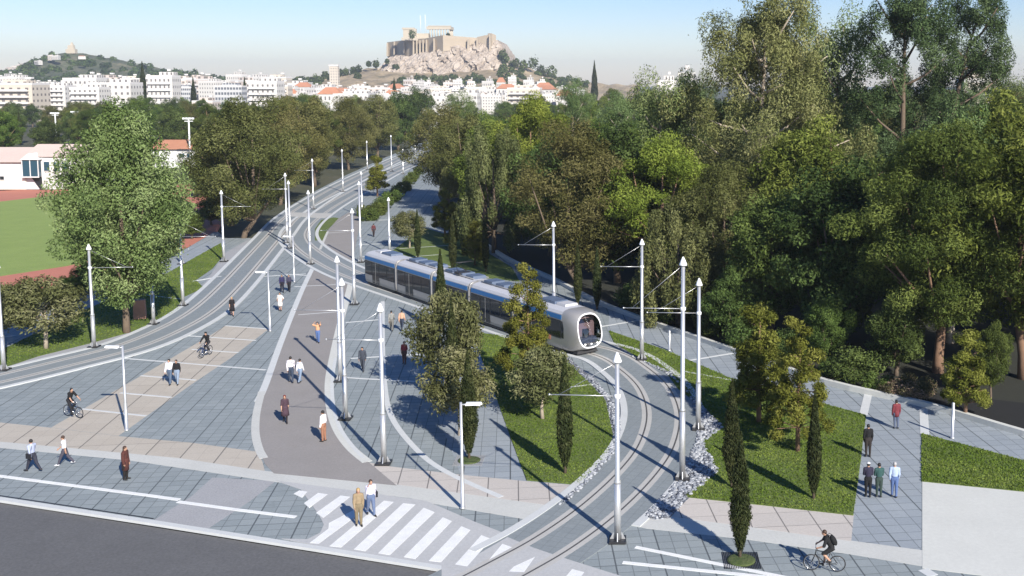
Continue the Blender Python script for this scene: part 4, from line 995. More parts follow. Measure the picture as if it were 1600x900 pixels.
# ---- stadium buildings
M['stwhite'] = vary('white_stadium_render', (.66,.65,.63,1), .06, .3, .8); M['stcream'] = vary('cream_stadium_render', (.72,.64,.54,1), .08, .4, .8)
M['pinkroof'] = vary('pale_pink_roof', (.56,.44,.38,1), .12, .2, .9, fine=.1)
def gable(mb, x0, x1, y0, y1, z0, z1, mi=0, along='x'):
    if along == 'x':
        ym = (y0 + y1) / 2; mb.add([(x0,y0,z0), (x1,y0,z0), (x1,y1,z0), (x0,y1,z0), (x0,ym,z1), (x1,ym,z1)], [(0,1,5,4), (2,3,4,5), (0,4,3), (1,2,5), (3,2,1,0)], mi)
    else:
        xm = (x0 + x1) / 2; mb.add([(x0,y0,z0), (x1,y0,z0), (x1,y1,z0), (x0,y1,z0), (xm,y0,z1), (xm,y1,z1)], [(0,4,5,3), (1,2,5,4), (0,1,4), (2,3,5), (3,2,1,0)], mi)
st = thing('stadium_hall', 'long white stadium hall with a pale pink roof beside the running track', 'hall', G(20, 296))
w1 = G(42, 296).x - st.location.x
MB().box((w1 - 16, 7, 2.6), (32, 14, 5.2)).build('wall', M['stwhite'], st)
MB().box((w1 - 16, -.1, 1.5), (31.8, .18, 3.0)).build('lower_wall', M['stcream'], st)
gb = MB(); gable(gb, w1 - 32.5, w1 + .5, -.6, 14.6, 5.2, 7.6); gb.build('roof', M['pinkroof'], st)
for k in range(4):
    f = MB().box((w1 - 4.4 - k*1.7*1.5, -.25, 2.2), (1.0, .12, .9)).build('window', M['stwhite'], st); MB().box((w1 - 4.4 - k*1.7*1.5, -.33, 2.2), (.75, .05, .65)).build('pane', M['glassdark'], f)
bx = thing('stadium_pavilion', 'white pavilion with a blue glazed corner bay beside the stadium hall', 'pavilion', G(72, 296))
q0, q1 = G(42, 296).x - bx.location.x, G(140, 296).x - bx.location.x
MB().box(((q0 + q1)/2, 5, 3.1), (q1 - q0, 9.6, 6.2)).build('wall', M['stwhite'], bx)
gb = MB(); gable(gb, q0 - .4, q1 + 3, -.2, 10.5, 6.2, 8.3); gb.build('roof', M['pinkroof'], bx)
pb = MB(); gable(pb, q0 - .2, q0 + 3.2, -1.4, 5, 5.7, 6.9, 0, 'y'); pb.build('bay_roof', M['stwhite'], bx)
MB().box((q0 + 1.5, -.6, 4.1), (3.0, 1.0, 3.2)).build('glazed_bay', M['glassblue'], bx)
for k in (0, 1.5, 3.0): MB().box((q0 + k, -1.14, 4.1), (.14, .1, 3.3)).build('mullion', M['stwhite'], bx)
MB().box((q0 + 1.5, -1.14, 2.45), (3.2, .12, .2)).build('bay_sill', M['stwhite'], bx)
MB().add([(q0+1.0,-.04,2.3), (q0+3.0,-.04,2.3), (q0+3.0,-.04,.1), (q0+2.5,-.04,.1)] + [(q0+1.0,-.02,2.3), (q0+3.0,-.02,2.3), (q0+3.0,-.02,.1), (q0+2.5,-.02,.1)], [(3,2,1,0), (0,1,5,4), (1,2,6,5), (2,3,7,6), (3,0,4,7)]).build('dark_opening', M['glassdark'], bx)
for k, z in ((q0+4.0, 4.4), (q0+5.9, 4.3), (q0+7.4, 4.3)):
    f = MB().box((k, .12, z), (1.3, .2, 2.0)).build('window', M['stwhite'], bx); MB().box((k, -.02, z), (1.0, .1, 1.7)).build('pane', M['glassblue'], f)
oh = thing('orange_roofed_house', 'white house with orange tiled roofs behind the big left gum', 'house', G(280, 262))
o0, o1 = G(238, 262).x - oh.location.x, G(322, 262).x - oh.location.x
MB().box(((o0+o1)/2, 5, 2.2), (o1 - o0, 10, 4.4)).build('wall', M['stwhite'], oh)
gb = MB(); gable(gb, o0 - .5, (o0+o1)/2, -.6, 10.6, 4.4, 6.4); gb.build('roof', M['tile'], oh)
gb = MB(); gable(gb, (o0+o1)/2 + .02, o1 + .5, -.9, 10.4, 4.5, 6.5); gb.build('roof', M['tile'], oh)
for k in range(3):
    f = MB().box(((o0+o1)/2 + .8 + k*1.9, -.06, 2.9), (1.5, .12, 1.2)).build('window', M['stwhite'], oh); MB().box(((o0+o1)/2 + .8 + k*1.9, -.14, 2.9), (1.25, .05, .95)).build('pane', M['glassblue'], f)
for px, b, t, l in ((298, 262, 184, 'tall white floodlight mast before the orange roofed house'), (89, 232, 176, 'left of the two floodlight masts behind the stadium hall'), (120, 226, 174, 'right of the two floodlight masts behind the stadium hall')):
    p = G(px, b); h = (b - t) / scale_at(b); fm = thing('floodlight_mast', l, 'floodlight', p)
    MB().tube([(0,0,0), (0,0,h)], [.28, .16], 8).build('mast', M['whitemetal'], fm)
    MB().box((0, 0, h*.985), (2.6, .16, .16)).build('crossbar', M['whitemetal'], fm); MB().box((0, 0, h*.93), (2.0, .16, .16)).build('crossbar', M['whitemetal'], fm)
    for x in (-1.1, -.4, .4, 1.1): MB().box((x, -.2, h*.985), (.5, .3, .42)).build('lamp', M['whitemetal'], fm)
# ------------------------------------------------------------------ poles and lamps
def cat_pole(px, base, top, label, arm=None, dark=False):
    """tall two stage steel pole: base plate, stages, pointed cap, and a bracket arm with its stay for the wire"""
    p = G(px, base); h = (base - top) / scale_at(base); s = h / 8.5
    r = thing('catenary_pole', label, 'pole', (p.x, p.y, .03))
    b = MB(); b.box((0, 0, .05), (.74, .74, .1)); b.build('base_plate', M['darkmetal'], r)
    for a in range(4):
        g_ = MB(); c, q = math.cos(a*math.pi/2), math.sin(a*math.pi/2)
        P = [(c*.17, q*.17, .1), (c*.34, q*.34, .1), (c*.17, q*.17, .42)]; n = Vector((-q, c, 0)) * .02
        g_.add([Vector(v) + n for v in P] + [Vector(v) - n for v in P], [(0,1,2), (5,4,3), (0,3,4,1), (1,4,5,2), (2,5,3,0)]); g_.build('gusset', M['steel'], r)
    z1 = h * .31
    MB().lathe([(.15, .1), (.15, z1)], n=16).build('lower_shaft', M['steel'], r)
    MB().lathe([(.16, z1), (.16, z1+.08), (.118, z1+.16), (.095, h-.42)], n=16).build('upper_shaft', M['steel'], r)
    MB().lathe([(.115, h-.45), (.20, h-.43), (.20, h-.38), (.11, h-.16), (.03, h)], n=14).build('cap', M['whitemetal'], r)
    if arm is not None:
        d = Vector((math.cos(R(arm)), math.sin(R(arm)), 0)); za = h * .77; L = 3.0
        MB().lathe([(.105, za-.10), (.145, za-.07), (.145, za+.07), (.105, za+.10)], n=12).build('collar', M['whitemetal'], r)
        am = MB(); am.tube([d*.12 + Vector((0,0,za)), d*L + Vector((0,0,za-.05))], .021, 6); am.ball(d*L + Vector((0,0,za-.05)), .05, 6, 5); am.build('bracket_arm', M['steel'], r)
        MB().tube([d*.1 + Vector((0,0,h-.5)), d*(L*.85) + Vector((0,0,za-.02))], .011, 5).build('stay_rod', M['steel'], r)
    return r
LFT = 172
for a in ((965, 846, 545, 'largest steel pole standing on paving beside the tram curve, lower centre', LFT), (1066, 749, 398, 'tall steel pole on the gravel at the outer edge of the tram curve', LFT),
          (1091, 671, 432, 'steel pole on the gravel tip beside the right lawn', LFT), (1003, 562, 372, 'steel pole on the lawn right of the tram front', LFT), (866, 506, 345, 'steel pole rising behind the tram roof', LFT),
          (600, 725, 470, 'thick steel pole at the lower right edge of the cycle path', LFT), (540, 655, 432, 'steel pole at the right edge of the cycle path, front one of a close pair', LFT), (532, 596, 398, 'steel pole at the right edge of the cycle path, rear one of a close pair', None),
          (554, 476, 325, 'steel pole between the cycle path and the tram rear', LFT), (564, 410, 283, 'steel pole behind the tram rear beside the cycle path', None), (485, 413, 297, 'steel pole inside the bend of the tram track', None),
          (454, 388, 282, 'right one of the twin poles between the two tracks', None), (449, 380, 270, 'left one of the twin poles between the two tracks', LFT), (490, 327, 248, 'steel pole left of the tracks in front of the brown green trees', LFT),
          (536, 300, 233, 'steel pole left of the tracks next beyond the first tree clump', None), (574, 265, 220, 'steel pole left of the tracks near the far bend', None), (566, 338, 268, 'steel pole behind the hedge row bushes', None),
          (609, 396, 308, 'steel pole beside the white lined path behind the tram', None), (612, 268, 211, 'far steel pole between the tracks at the far bend', None), (649, 250, 203, 'farthest steel pole at the end of the tracks', None), (630, 272, 232, 'short far pole right of the tracks at the bend', None),
          (147, 543, 380, 'steel pole on the left lawn edge between the small tree and the big gum', 12), (240, 507, 354, 'steel pole on the left lawn right of the big gum trunk', 12), (286, 478, 337, 'steel pole at the gravel edge of the left lawn', 12),
          (350, 409, 297, 'steel pole at the upper end of the left lawn', 12), (6, 579, 408, 'steel pole cut by the left edge of the view', None), (284, 413, 374, 'short pole on the grey path behind the left lawn', None)):
    cat_pole(*a)
M['lampglass'] = plain('lamp_lens', (.85, .85, .82), .2)
def street_lamp(px, base, top, label, side):
    p = G(px, base); h = (base - top) / scale_at(base); r = thing('street_lamp', label, 'street lamp', (p.x, p.y, .03))
    MB().lathe([(.13, 0), (.13, .05), (.095, .06), (.095, 1.6), (.075, 1.68), (.06, h)], n=12).build('post', M['steel'], r)
    MB().tube([(0, 0, h-.12), (side*.3, 0, h-.10)], .035, 6).build('arm', M['steel'], r)
    hd = MB(); hd.add([(side*.22,-.13,h-.14), (side*1.0,-.10,h-.10), (side*1.0,.10,h-.10), (side*.22,.13,h-.14), (side*.25,-.11,h-.02), (side*.95,-.07,h+.0), (side*.95,.07,h+.0), (side*.25,.11,h-.02)],
                      [(3,2,1,0), (4,5,6,7), (0,1,5,4), (1,2,6,5), (2,3,7,6), (3,0,4,7)]); hd = hd.build('lamp_head', M['whitemetal'], r)
    MB().box((side*.62, 0, h-.135), (.6, .15, .02)).build('lens', M['lampglass'], hd)
street_lamp(198, 673, 538, 'street lamp on the beige paving beside the cyclist on the left', -1)
street_lamp(422, 518, 423, 'street lamp at the top corner of the beige band', -1)
street_lamp(723, 795, 625, 'street lamp beside the lower olive tree and the crossing', 1)
street_lamp(460, 441, 368, 'street lamp standing inside the fork of the two tracks', -1)
for px, b, t, l in ((1488, 685, 628, 'short steel post by the lower parapet'), (1046, 548, 516, 'short steel post on the promenade behind the tall poles')):
    p = G(px, b); h = (b - t) / scale_at(b); o = MB().lathe([(.13, 0), (.13, .05), (.085, .06), (.085, h-.05), (.06, h)], n=12).build('bollard', M['steel']); o.location = (p.x, p.y, .02); tag(o, l, 'post')
# tree grates and round grass beds
M['bedgrass'] = grass_mat('bed_grass', (.05,.085,.015,1), (.07,.11,.02,1), (.12,.14,.05,1))
for px, b, l in ((1158, 876, 'square dark tree grate round the cypress beside the cyclist'), (733, 720, 'dark tree grate round the cypress by the lower olive tree')):
    p = G(px, b); r = thing('tree_grate', l, 'tree grate', (p.x, p.y, 0)); sl = MB(); n = 22; W = .78
    for k in range(n):
        x = -W + 2*W*(k+.5)/n; sl.box((x, 0, .014), (W/n*1.0, 2*W, .028))
    sl.build('grating', M['darkmetal'] if px > 1000 else M['patch'], r)
    MB().lathe([(.60, 0), (.60, .05), (.5, .075), (.01, .085)], n=28).build('grass_bed', M['bedgrass'], r)
# the stone block on the left lawn
sb = MB(); sb.box((0, 0, .8), (1.0, .7, 1.7), .3, 0, .88); so = sb.build('stone_block', vary('red_brown_stone', (.40,.22,.16,1), .35, 1.5, .9, bump=.5)); p = G(219, 498); so.location = p; tag(so, 'upright reddish stone block on the left lawn beside a steel pole', 'stone')

# ------------------------------------------------------------------ tram
def make_tram():
    M['tgrey'] = vary('silver_tram_paint', (.33,.32,.31,1), .04, 2, .34, .3); M['troof'] = vary('pale_tram_roof', (.46,.46,.475,1), .08, 1.5, .5)
    M['tblue'] = plain('blue_tram_stripe', (.012, .15, .40), .35); M['tglass'] = plain('tinted_tram_glass', (.012, .014, .017), .06); M['tdark'] = plain('dark_rubber', (.02, .02, .022), .6)
    M['tequip'] = vary('roof_equipment', (.09,.12,.18,1), .2, 3, .5); M['twhite'] = plain('white_ring_paint', (.85, .85, .86), .25); M['seat'] = plain('cab_interior', (.36, .25, .23), .8); M['hl'] = plain('headlight_lens', (.9, .9, .88), .1)
    t = NT('windscreen_glass'); gl = t.n('ShaderNodeBsdfGlossy'); gl.inputs['Roughness'].default_value = .03; tr = t.n('ShaderNodeBsdfTransparent'); tr.inputs[0].default_value = (.60, .60, .64, 1)
    mx = t.n('ShaderNodeMixShader'); fr = t.n('ShaderNodeFresnel'); fr.inputs[0].default_value = 1.5; t.l(t.math('ADD', fr.outputs[0], .06), mx.inputs[0]); t.l(tr.outputs[0], mx.inputs[1]); t.l(gl.outputs[0], mx.inputs[2]); t.l(mx.outputs[0], t.out.inputs[0]); M['wscreen'] = t.m
    M['poster'] = plain('orange_advert', (.55, .22, .12), .6)
    p0 = G(571, 444); d = (G(862, 547) - p0).normalized(); nrm = Vector((d.y, -d.x, 0))       # nrm points to the side we see
    if nrm.dot(-p0) < 0: nrm = -nrm
    HW = 1.30; loc = p0 - nrm * HW
    rz = math.atan2(-d.x, d.y)
    T = thing('tram', 'silver tram with a blue roof stripe and an oval front window', 'tram', (loc.x, loc.y, .03), rz)
    L = (G(862, 547) - p0).length + 1.3                                                       # to where the nose starts
    prof = [(.98, .22), (1.20, .30), (1.28, .55), (1.30, .95), (1.30, 2.45), (1.28, 2.62), (1.22, 2.90), (1.10, 3.10), (.86, 3.22), (.40, 3.28)]
    def ring(y, sx=1, z0=0, kz=1): 
        q = [(x*sx, y, z0 + z*kz) for x, z in prof]; return q + [(-x, y_, z) for x, y_, z in reversed(q)]
    def hull(y0, y1, name, caps=True):
        mb = MB(); a, b = ring(y0), ring(y1); n = len(a)
        F = [(i, (i+1) % n, n + (i+1) % n, n + i) for i in range(n)]
        mats = []
        mb.add(a + b, F + [tuple(reversed(range(n))), tuple(range(n, 2*n))])
        for k, f in enumerate(F):
            zs = [(a + b)[i][2] for i in f]; mb.mi[k] = 1 if min(zs) > 2.85 else 0
        return mb.build(name, [M['tgrey'], M['troof']], T)
    joints = [7.0, 14.2, 21.0, 28.0]; cuts = [0] + joints + [L]
    for i in range(len(cuts) - 1):
        y0, y1 = cuts[i] + (.32 if i else 0), cuts[i+1] - (.32 if i < len(cuts) - 2 else 0)
        h = hull(y0, y1, 'car_body'); Lm = y1 - y0
        for sx in (-1, 1):
            # blue stripe
            MB().box((sx*1.293, (y0+y1)/2, 2.70), (.03, Lm - .02, .34)).build('stripe', M['tblue'], h)
            # dark window band, then panes and doors standing a little proud
            MB().box((sx*1.302, (y0+y1)/2, 1.78), (.024, Lm - .06, 1.36)).build('window_band', M['tdark'], h)
            nwin = max(2, round(Lm / 1.65)); wd = Lm / nwin
            for k in range(nwin):
                y = y0 + wd * (k + .5)
                if (k % 3 == 1):
                    MB().box((sx*1.312, y, 1.42), (.026, wd - .16, 2.06)).build('door', M['tglass'], h)
                    MB().box((sx*1.328, y, 1.42), (.012, .05, 2.0)).build('door_seam', M['tgrey'], h)
                else: MB().box((sx*1.314, y, 1.80), (.020, wd - .14, 1.18)).build('window', M['tglass'], h)
            MB().box((sx*1.16, (y0+y1)/2, .23), (.06, Lm*.9, .26)).build('side_skirt', M['tdark'], h)
        if i in (2, 4): MB().box((1.318, y1 - 1.6, .95), (.012, .42, .34)).build('advert', M['poster'], h)
        # roof equipment
        if i in (1, 2, 3):
            for k in range(3):
                y = y0 + Lm * (.2 + .3*k); MB().box((-.25, y, 3.40), (1.35, Lm*.22, .26), 0, 0, .9).build('roof_box', M['tequip'], h)
            for x in (-.95, .45): MB().tube([(x, y0+.3, 3.36), (x, y1-.3, 3.36)], .045, 6).build('roof_rail', M['tgrey'], h)
        else:
            MB().box((-.1, (y0+y1)/2 + (.2 if i else 0), 3.36), (1.3, 2.2, .20), 0, 0, .92).build('roof_box', M['tequip'], h); MB().box((-.1, (y0+y1)/2 + 2.0*(1 if i else -1), 3.36), (1.2, 1.2, .16), 0, 0, .9).build('roof_box', M['troof'], h)
        if i % 2 == 0 and i:
            pass
        # wheels in the bogie
        if i in (0, 2, 4):
            for y in (-.9, .9):
                for sx in (-.72, .72):
                    wh = MB(); wh.tube([(sx-.06, (y0+y1)/2+y, .30), (sx+.06, (y0+y1)/2+y, .30)], .30, 16); wh.build('wheel', M['tdark'], h)
    for y in joints:
        mb = MB(); ys = np.linspace(y-.31, y+.31, 7); rows = [ring(float(q), .965 + .03*(k % 2), .02, .985 + .012*(k % 2)) for k, q in enumerate(ys)]; n = len(rows[0])
        P = sum(rows, []); mb.add(P, [(k*n+i, k*n+(i+1) % n, (k+1)*n+(i+1) % n, (k+1)*n+i) for k in range(6) for i in range(n)]); mb.build('bellows', M['tgrey'], T)
        MB().tube([Vector(q)*1 + Vector((0, 0, .01)) for q in [(x*1.012, y, z*1.006) for x, z in prof]] , .05, 5).build('joint_hoop', M['tgrey'], T)
    # pantograph
    pg = MB(); yb = 17.6
    pg.tube([(-.5, yb, 3.55), (.0, yb-1.1, 4.0), (0, yb+.2, 4.45)], .03, 5); pg.tube([(.5, yb, 3.55), (.0, yb-1.1, 4.0)], .03, 5); pg.tube([(-.8, yb+.2, 4.47), (.8, yb+.2, 4.47)], .03, 5); pg.tube([(-.8, yb+.45, 4.47), (.8, yb+.45, 4.47)], .03, 5)
    pg.tube([(0, yb+.1, 4.46), (0, yb+.5, 4.46)], .03, 5); pg.box((0, yb, 3.5), (1.2, .8, .16)); pg.build('pantograph', M['tdark'], T)
    # the nose: from the car section to an oval front that leans back
    def section(ang):       # point on the body outline in direction ang from (0, 1.75)
        o_ = ring(0); best = None
        dx, dz = math.cos(ang), math.sin(ang)
        for i in range(len(o_)):
            x1, z1 = o_[i][0], o_[i][2] - 1.75; x2, z2 = o_[(i+1) % len(o_)][0], o_[(i+1) % len(o_)][2] - 1.75
            den = dx*(z2-z1) - dz*(x2-x1)
            if abs(den) < 1e-9: continue
            t_ = (x1*(z2-z1) - z1*(x2-x1)) / den; u = (x1*dz - z1*dx) / den
            if t_ > 0 and -1e-6 <= u <= 1 + 1e-6 and (best is None or t_ > best): best = t_
        return (dx*best, 1.75 + dz*best)
    N = 56; angs = [2*math.pi*k/N for k in range(N)]
    hx, hz, cz = 1.04, 1.22, 1.84
    def oval(a, k=1.0):
        e = .78; return (math.copysign(abs(math.cos(a))**e, math.cos(a))*hx*k, cz + math.copysign(abs(math.sin(a))**e, math.sin(a))*hz*k)
    def fy(z): return L + 2.0 - .30*max(0, (z - .9)/2.2)**1.3*1.6 - .10*max(0, .9 - z)
    rows = []
    for s in (0, .18, .4, .62, .8, .92, 1.0):
        row = []
        for a in angs:
            sx, sz = section(a); ox, oz = oval(a, 1.05); w_ = s**2.6
            x, z = sx*(1-w_) + ox*w_, sz*(1-w_) + oz*w_
            row.append((x, L + (fy(z) - L) * (1 - (1-s)**1.25), z))
        rows.append(row)
    P = sum(rows, []); nose = MB().add(P, [(k*N+i, k*N+(i+1) % N, (k+1)*N+(i+1) % N, (k+1)*N+i) for k in range(len(rows)-1) for i in range(N)], 0, True).build('nose', M['tgrey'], T)
    ringp = [[(oval(a, k)[0], fy(oval(a, k)[1]) + dy, oval(a, k)[1]) for a in angs] for k, dy in ((1.05, 0), (1.03, .03), (.985, .03), (.955, -.02))]
    MB().add(sum(ringp, []), [(k*N+i, k*N+(i+1) % N, (k+1)*N+(i+1) % N, (k+1)*N+i) for k in range(3) for i in range(N)], 0, True).build('window_surround', M['twhite'], nose)
    glp = [[(oval(a, k)[0], fy(oval(a, k)[1]) + .10*(1-k*k), oval(a, k)[1]) for a in angs] for k in (.962, .7, .4, .05)]
    MB().add(sum(glp, []), [(k*N+i, k*N+(i+1) % N, (k+1)*N+(i+1) % N, (k+1)*N+i) for k in range(3) for i in range(N)] + [tuple(3*N+i for i in range(N))], 0, True).build('windscreen', M['wscreen'], nose)
    MB().box((0, L + 1.0, 1.9), (1.9, .06, 2.0)).build('cab_wall', M['seat'], nose); MB().box((0, L + 1.42, 1.12), (1.7, .55, .42), 0, 0, .8).build('dashboard', M['tequip'], nose)
    MB().box((-.1, L + 1.16, 1.5), (.5, .12, .7)).build('driver_seat', M['tdark'], nose)
    for x in (-.55, -.0, .55): MB().ball((x, fy(.88) + .03, .90 + .03*abs(x)), (.10, .05, .07), 10, 6).build('headlight', M['hl'], nose)
    MB().box((0, fy(2.7)-.22, 2.62), (1.1, .05, .18)).build('destination_display', M['tdark'], nose)
    for sx in (-1, 1):
        q = MB()
        P = [(sx*1.315, L+.02, 1.15), (sx*1.27, L+.78, 1.15), (sx*1.23, L+.92, 1.5), (sx*1.24, L+.62, 2.42), (sx*1.315, L+.02, 2.42)]
        q.add(P + [(x - sx*.12, y, z) for x, y, z in P], [(0,1,2,3,4), (9,8,7,6,5)] + [(i, 5+i, 5+(i+1) % 5, (i+1) % 5) for i in range(5)]); q.build('side_window', M['tglass'], nose)
    MB().box((0, L + .8, .24), (1.9, 1.5, .22), 0, 0, .9).build('lower_apron', M['tdark'], nose)
    return T
make_tram()
# ------------------------------------------------------------------ people and bicycles
SKIN = vary('warm_skin', (.42, .24, .16, 1), .06, 9, .6)
HAIR = {'black': plain('black_hair', (.010, .008, .007), .6), 'brown': plain('brown_hair', (.045, .022, .012), .6), 'red': plain('auburn_hair', (.13, .025, .018), .6), 'blond': plain('fair_hair', (.36, .24, .10), .6), 'grey': plain('grey_hair', (.35, .34, .33), .6)}
SHOE = plain('dark_shoes', (.02, .018, .016), .5); SHOEW = plain('white_shoes', (.7, .7, .7), .5)
EYE = plain('eye_dark', (.015, .012, .01), .3); LIP = plain('lip', (.28, .09, .07), .5)
def two_bone(a, c, l1, l2, bend):
    v = c - a; dist = min(v.length, (l1 + l2) * .999); u = v.normalized()
    k = (l1*l1 - l2*l2 + dist*dist) / (2*dist); h = math.sqrt(max(0, l1*l1 - k*k)); b = bend - u * bend.dot(u); b.normalize()
    return a + u*k + b*h, a + u*dist
POSES = {   # thigh swing, knee bend (left, right); arm swing, elbow bend, spread (left, right); torso lean
 'stand': dict(leg=((2, 3), (-2, 2)), arm=((4, 10, 8), (-2, 12, 8)), lean=0), 'relaxed': dict(leg=((8, 8), (-5, 2)), arm=((-8, 18, 10), (10, 22, 8)), lean=-1),
 'walk': dict(leg=((26, 6), (-20, 22)), arm=((-24, 18, 7), (22, 26, 7)), lean=3), 'stroll': dict(leg=((15, 5), (-13, 14)), arm=((-14, 12, 8), (12, 18, 8)), lean=2),
 'phone': dict(leg=((14, 4), (-12, 14)), arm=((-8, 15, 8), (48, 135, 16)), lean=2), 'hips': dict(leg=((4, 2), (-4, 2)), arm=((-22, 70, 26), (-22, 70, 26)), lean=0),
 'crossed': dict(leg=((3, 2), (-2, 2)), arm=((14, 88, 4), (14, 88, 4)), lean=0), 'head': dict(leg=((6, 3), (-8, 8)), arm=((120, 118, 30), (118, 120, 30)), lean=0) }
def person(label, px, base, H, face, pose='stand', top='#ffffff', bottom='#333344', hair='black', shoes=SHOE, longhair=False, coat=None, dress=None, sleeves=True, shorts=False, bag=None, cap=None, female=False, group=None, ride=None, legs_bare=False, backpack=None, loc=None):
    p = loc if loc is not None else G(px, base); rzz = {'away': 0, 'toward': math.pi, 'left': math.pi/2, 'right': -math.pi/2}.get(face, None); rzz = R(face) if rzz is None else rzz
    root = thing('person', label, 'person', (p.x, p.y, .028 if loc is None else p.z), rzz, group)
    V = Vector; po = POSES.get(pose, POSES['stand']); J = {}
    def dirs(a): return V((0, math.sin(R(a)), -math.cos(R(a))))
    sw = .100 if not female else .088
    if ride is None:
        pel = V((0, 0, .53)); ln = R(po['lean']); up = V((0, math.sin(ln), math.cos(ln)))
        feet = []
        for sx, (sg, kb) in zip((-1, 1), po['leg']):
            hip = pel + V((sx*.052, 0, -.015)); kn = hip + dirs(sg)*.245; an = kn + dirs(sg - kb)*.235; J['hip', sx], J['kn', sx], J['an', sx] = hip, kn, an; feet.append(an.z)
        dz = .040 - min(feet)
        for k in list(J): J[k] = J[k] + V((0, 0, dz))
        pel = pel + V((0, 0, dz))
    else:
        pel = V((0, ride['seat'][1], ride['seat'][2] + .10)) / H; ln = R(ride['lean']); up = V((0, math.sin(ln), math.cos(ln)))
        for sx in (-1, 1):
            hip = pel + V((sx*.055, 0, -.01)); kn, an = two_bone(hip, V(ride['ped'][sx]) / H + V((0, -.02, .05)), .245, .238, V((0, 1, .15))); J['hip', sx], J['kn', sx], J['an', sx] = hip, kn, an
    sh = pel + up*.275; nk = pel + up*.318; hd = nk + (up*.35 + V((0, .12, .65))).normalized()*.075 + V((0, .006, 0))
    for i, sx in enumerate((-1, 1)):
        s_ = sh + V((sx*sw, 0, -.005)); J['sh', sx] = s_
        if ride is None:
            a, e, q = po['arm'][i]; d1 = dirs(a); d1 = (d1 + V((sx*math.tan(R(q)), 0, 0))).normalized(); el = s_ + d1*.172
            d2 = dirs(a + e) + V((-sx*(.25 if e > 50 else .05), 0, 0)); wr = el + d2.normalized()*.145
        else:
            el, wr = two_bone(s_, V((sx*ride['bar'][0], ride['bar'][1], ride['bar'][2])) / H + V((0, -.03, .02)), .172, .15, V((sx*.8, -.2, -.6)))
        J['el', sx], J['wr', sx] = el, wr
    S = H; mb = MB(); bones = []
    def cap_(a, b, ra, rb, reg, flat=None):
        n = 7; pts = [a.lerp(b, k/n) for k in range(n+1)]
        for k, q in enumerate(pts):
            r = ra + (rb - ra)*k/n
            mb.ball(q*S, tuple(S*r*f for f in (flat or (1, 1, 1))), 10, 7)
        bones.append((a*S, b*S, ra*S, rb*S, reg))
    ft = (1.20, .84, 1.0)
    cap_(pel + V((0,0,-.01)), pel + up*.06, .074, .068, 'bottom', ft); cap_(pel + up*.06, pel + up*.14, .066, .070, 'top', ft); cap_(pel + up*.14, sh - up*.02, .073, .078 if not female else .070, 'top', ft)
    cap_(sh, nk + up*.025, .040, .033, 'skin')
    for sx in (-1, 1):
        cap_(sh + V((sx*.04, 0, 0)), J['sh', sx], .045, .041, 'top'); cap_(J['sh', sx], J['el', sx], .039, .030, 'top'); cap_(J['el', sx], J['wr', sx], .029, .020, 'fore')
        cap_(J['hip', sx], J['kn', sx], .060, .040, 'bottom'); cap_(J['kn', sx], J['an', sx], .040, .025, 'shin')
        f0 = J['an', sx] + V((sx*.004, -.012, -.012)); f1 = J['an', sx] + V((sx*.014, .088, -.022)); cap_(f0, f1, .026, .018, 'shoe%d' % sx)
        hdv = (J['wr', sx] - J['el', sx]).normalized(); cap_(J['wr', sx], J['wr', sx] + hdv*.038, .019, .021, 'skin', (.75, 1, 1))
    mb.ball(hd*S, (.044*S, .053*S, .062*S), 14, 10); mb.ball((hd + V((0, .020, -.028)))*S, (.033*S, .036*S, .034*S), 10, 8); bones.append((hd*S, hd*S, .05*S, .05*S, 'skin'))
    mb.ball((hd + V((0, .054, -.008)))*S, (.008*S, .013*S, .014*S), 8, 6)
    for sx in (-1, 1): mb.ball((hd + V((sx*.045, -.004, -.006)))*S, (.007*S, .012*S, .017*S), 8, 6)
    me = mb.mesh('body', SKIN); tmp = bpy.data.objects.new('body', me); COL.objects.link(tmp)
    rm = tmp.modifiers.new('r', 'REMESH'); rm.mode = 'VOXEL'; rm.voxel_size = .020; sm = tmp.modifiers.new('s', 'SMOOTH'); sm.factor = .5; sm.iterations = 3
    dg = bpy.context.evaluated_depsgraph_get(); dg.update(); bme = bpy.data.meshes.new_from_object(tmp.evaluated_get(dg)); bpy.data.objects.remove(tmp)
    nv = len(bme.vertices); co = np.empty(nv*3, np.float32); bme.vertices.foreach_get('co', co); co = co.reshape(-1, 3); no = np.empty(nv*3, np.float32); bme.vertices.foreach_get('normal', no); no = no.reshape(-1, 3)
    faces = [tuple(f.vertices) for f in bme.polygons]
    reg = np.zeros(nv, int); best = np.full(nv, 1e9); names = ['skin', 'top', 'bottom', 'fore', 'shin', 'shoe-1', 'shoe1']
    for a, b, ra, rb, rg in bones:
        a, b = np.array(a), np.array(b); ab = b - a; L2 = max(1e-9, ab @ ab); t_ = np.clip(((co - a) @ ab) / L2, 0, 1); dd = np.linalg.norm(co - a - t_[:, None]*ab, axis=1) - (ra + (rb-ra)*t_)
        m_ = dd < best; best[m_] = dd[m_]; reg[m_] = names.index(rg)
    bm_ = MB(); bm_.add([tuple(v) for v in co], faces, 0, True)
    # five unequal, bent fingers on each hand
    for sx in (-1, 1):
        w_ = J['wr', sx]; hv = (w_ - J['el', sx]).normalized(); sd = hv.cross(V((1, 0, 0))).normalized() if abs(hv.x) < .9 else V((0, 1, 0)); pn = hv.cross(sd).normalized()
        if pn.x * sx > 0: pn = -pn
        for k, (o_, l_) in enumerate(((-.5, .040), (-.17, .047), (.17, .044), (.5, .034))):
            q0 = w_ + hv*.045 + sd*(o_*.030); q1 = q0 + hv*l_*.55 + pn*.006; q2 = q1 + hv*l_*.35 + pn*.018
            bm_.tube([q0*S, q1*S, q2*S], [.0060*S, .0054*S, .0040*S], 5)
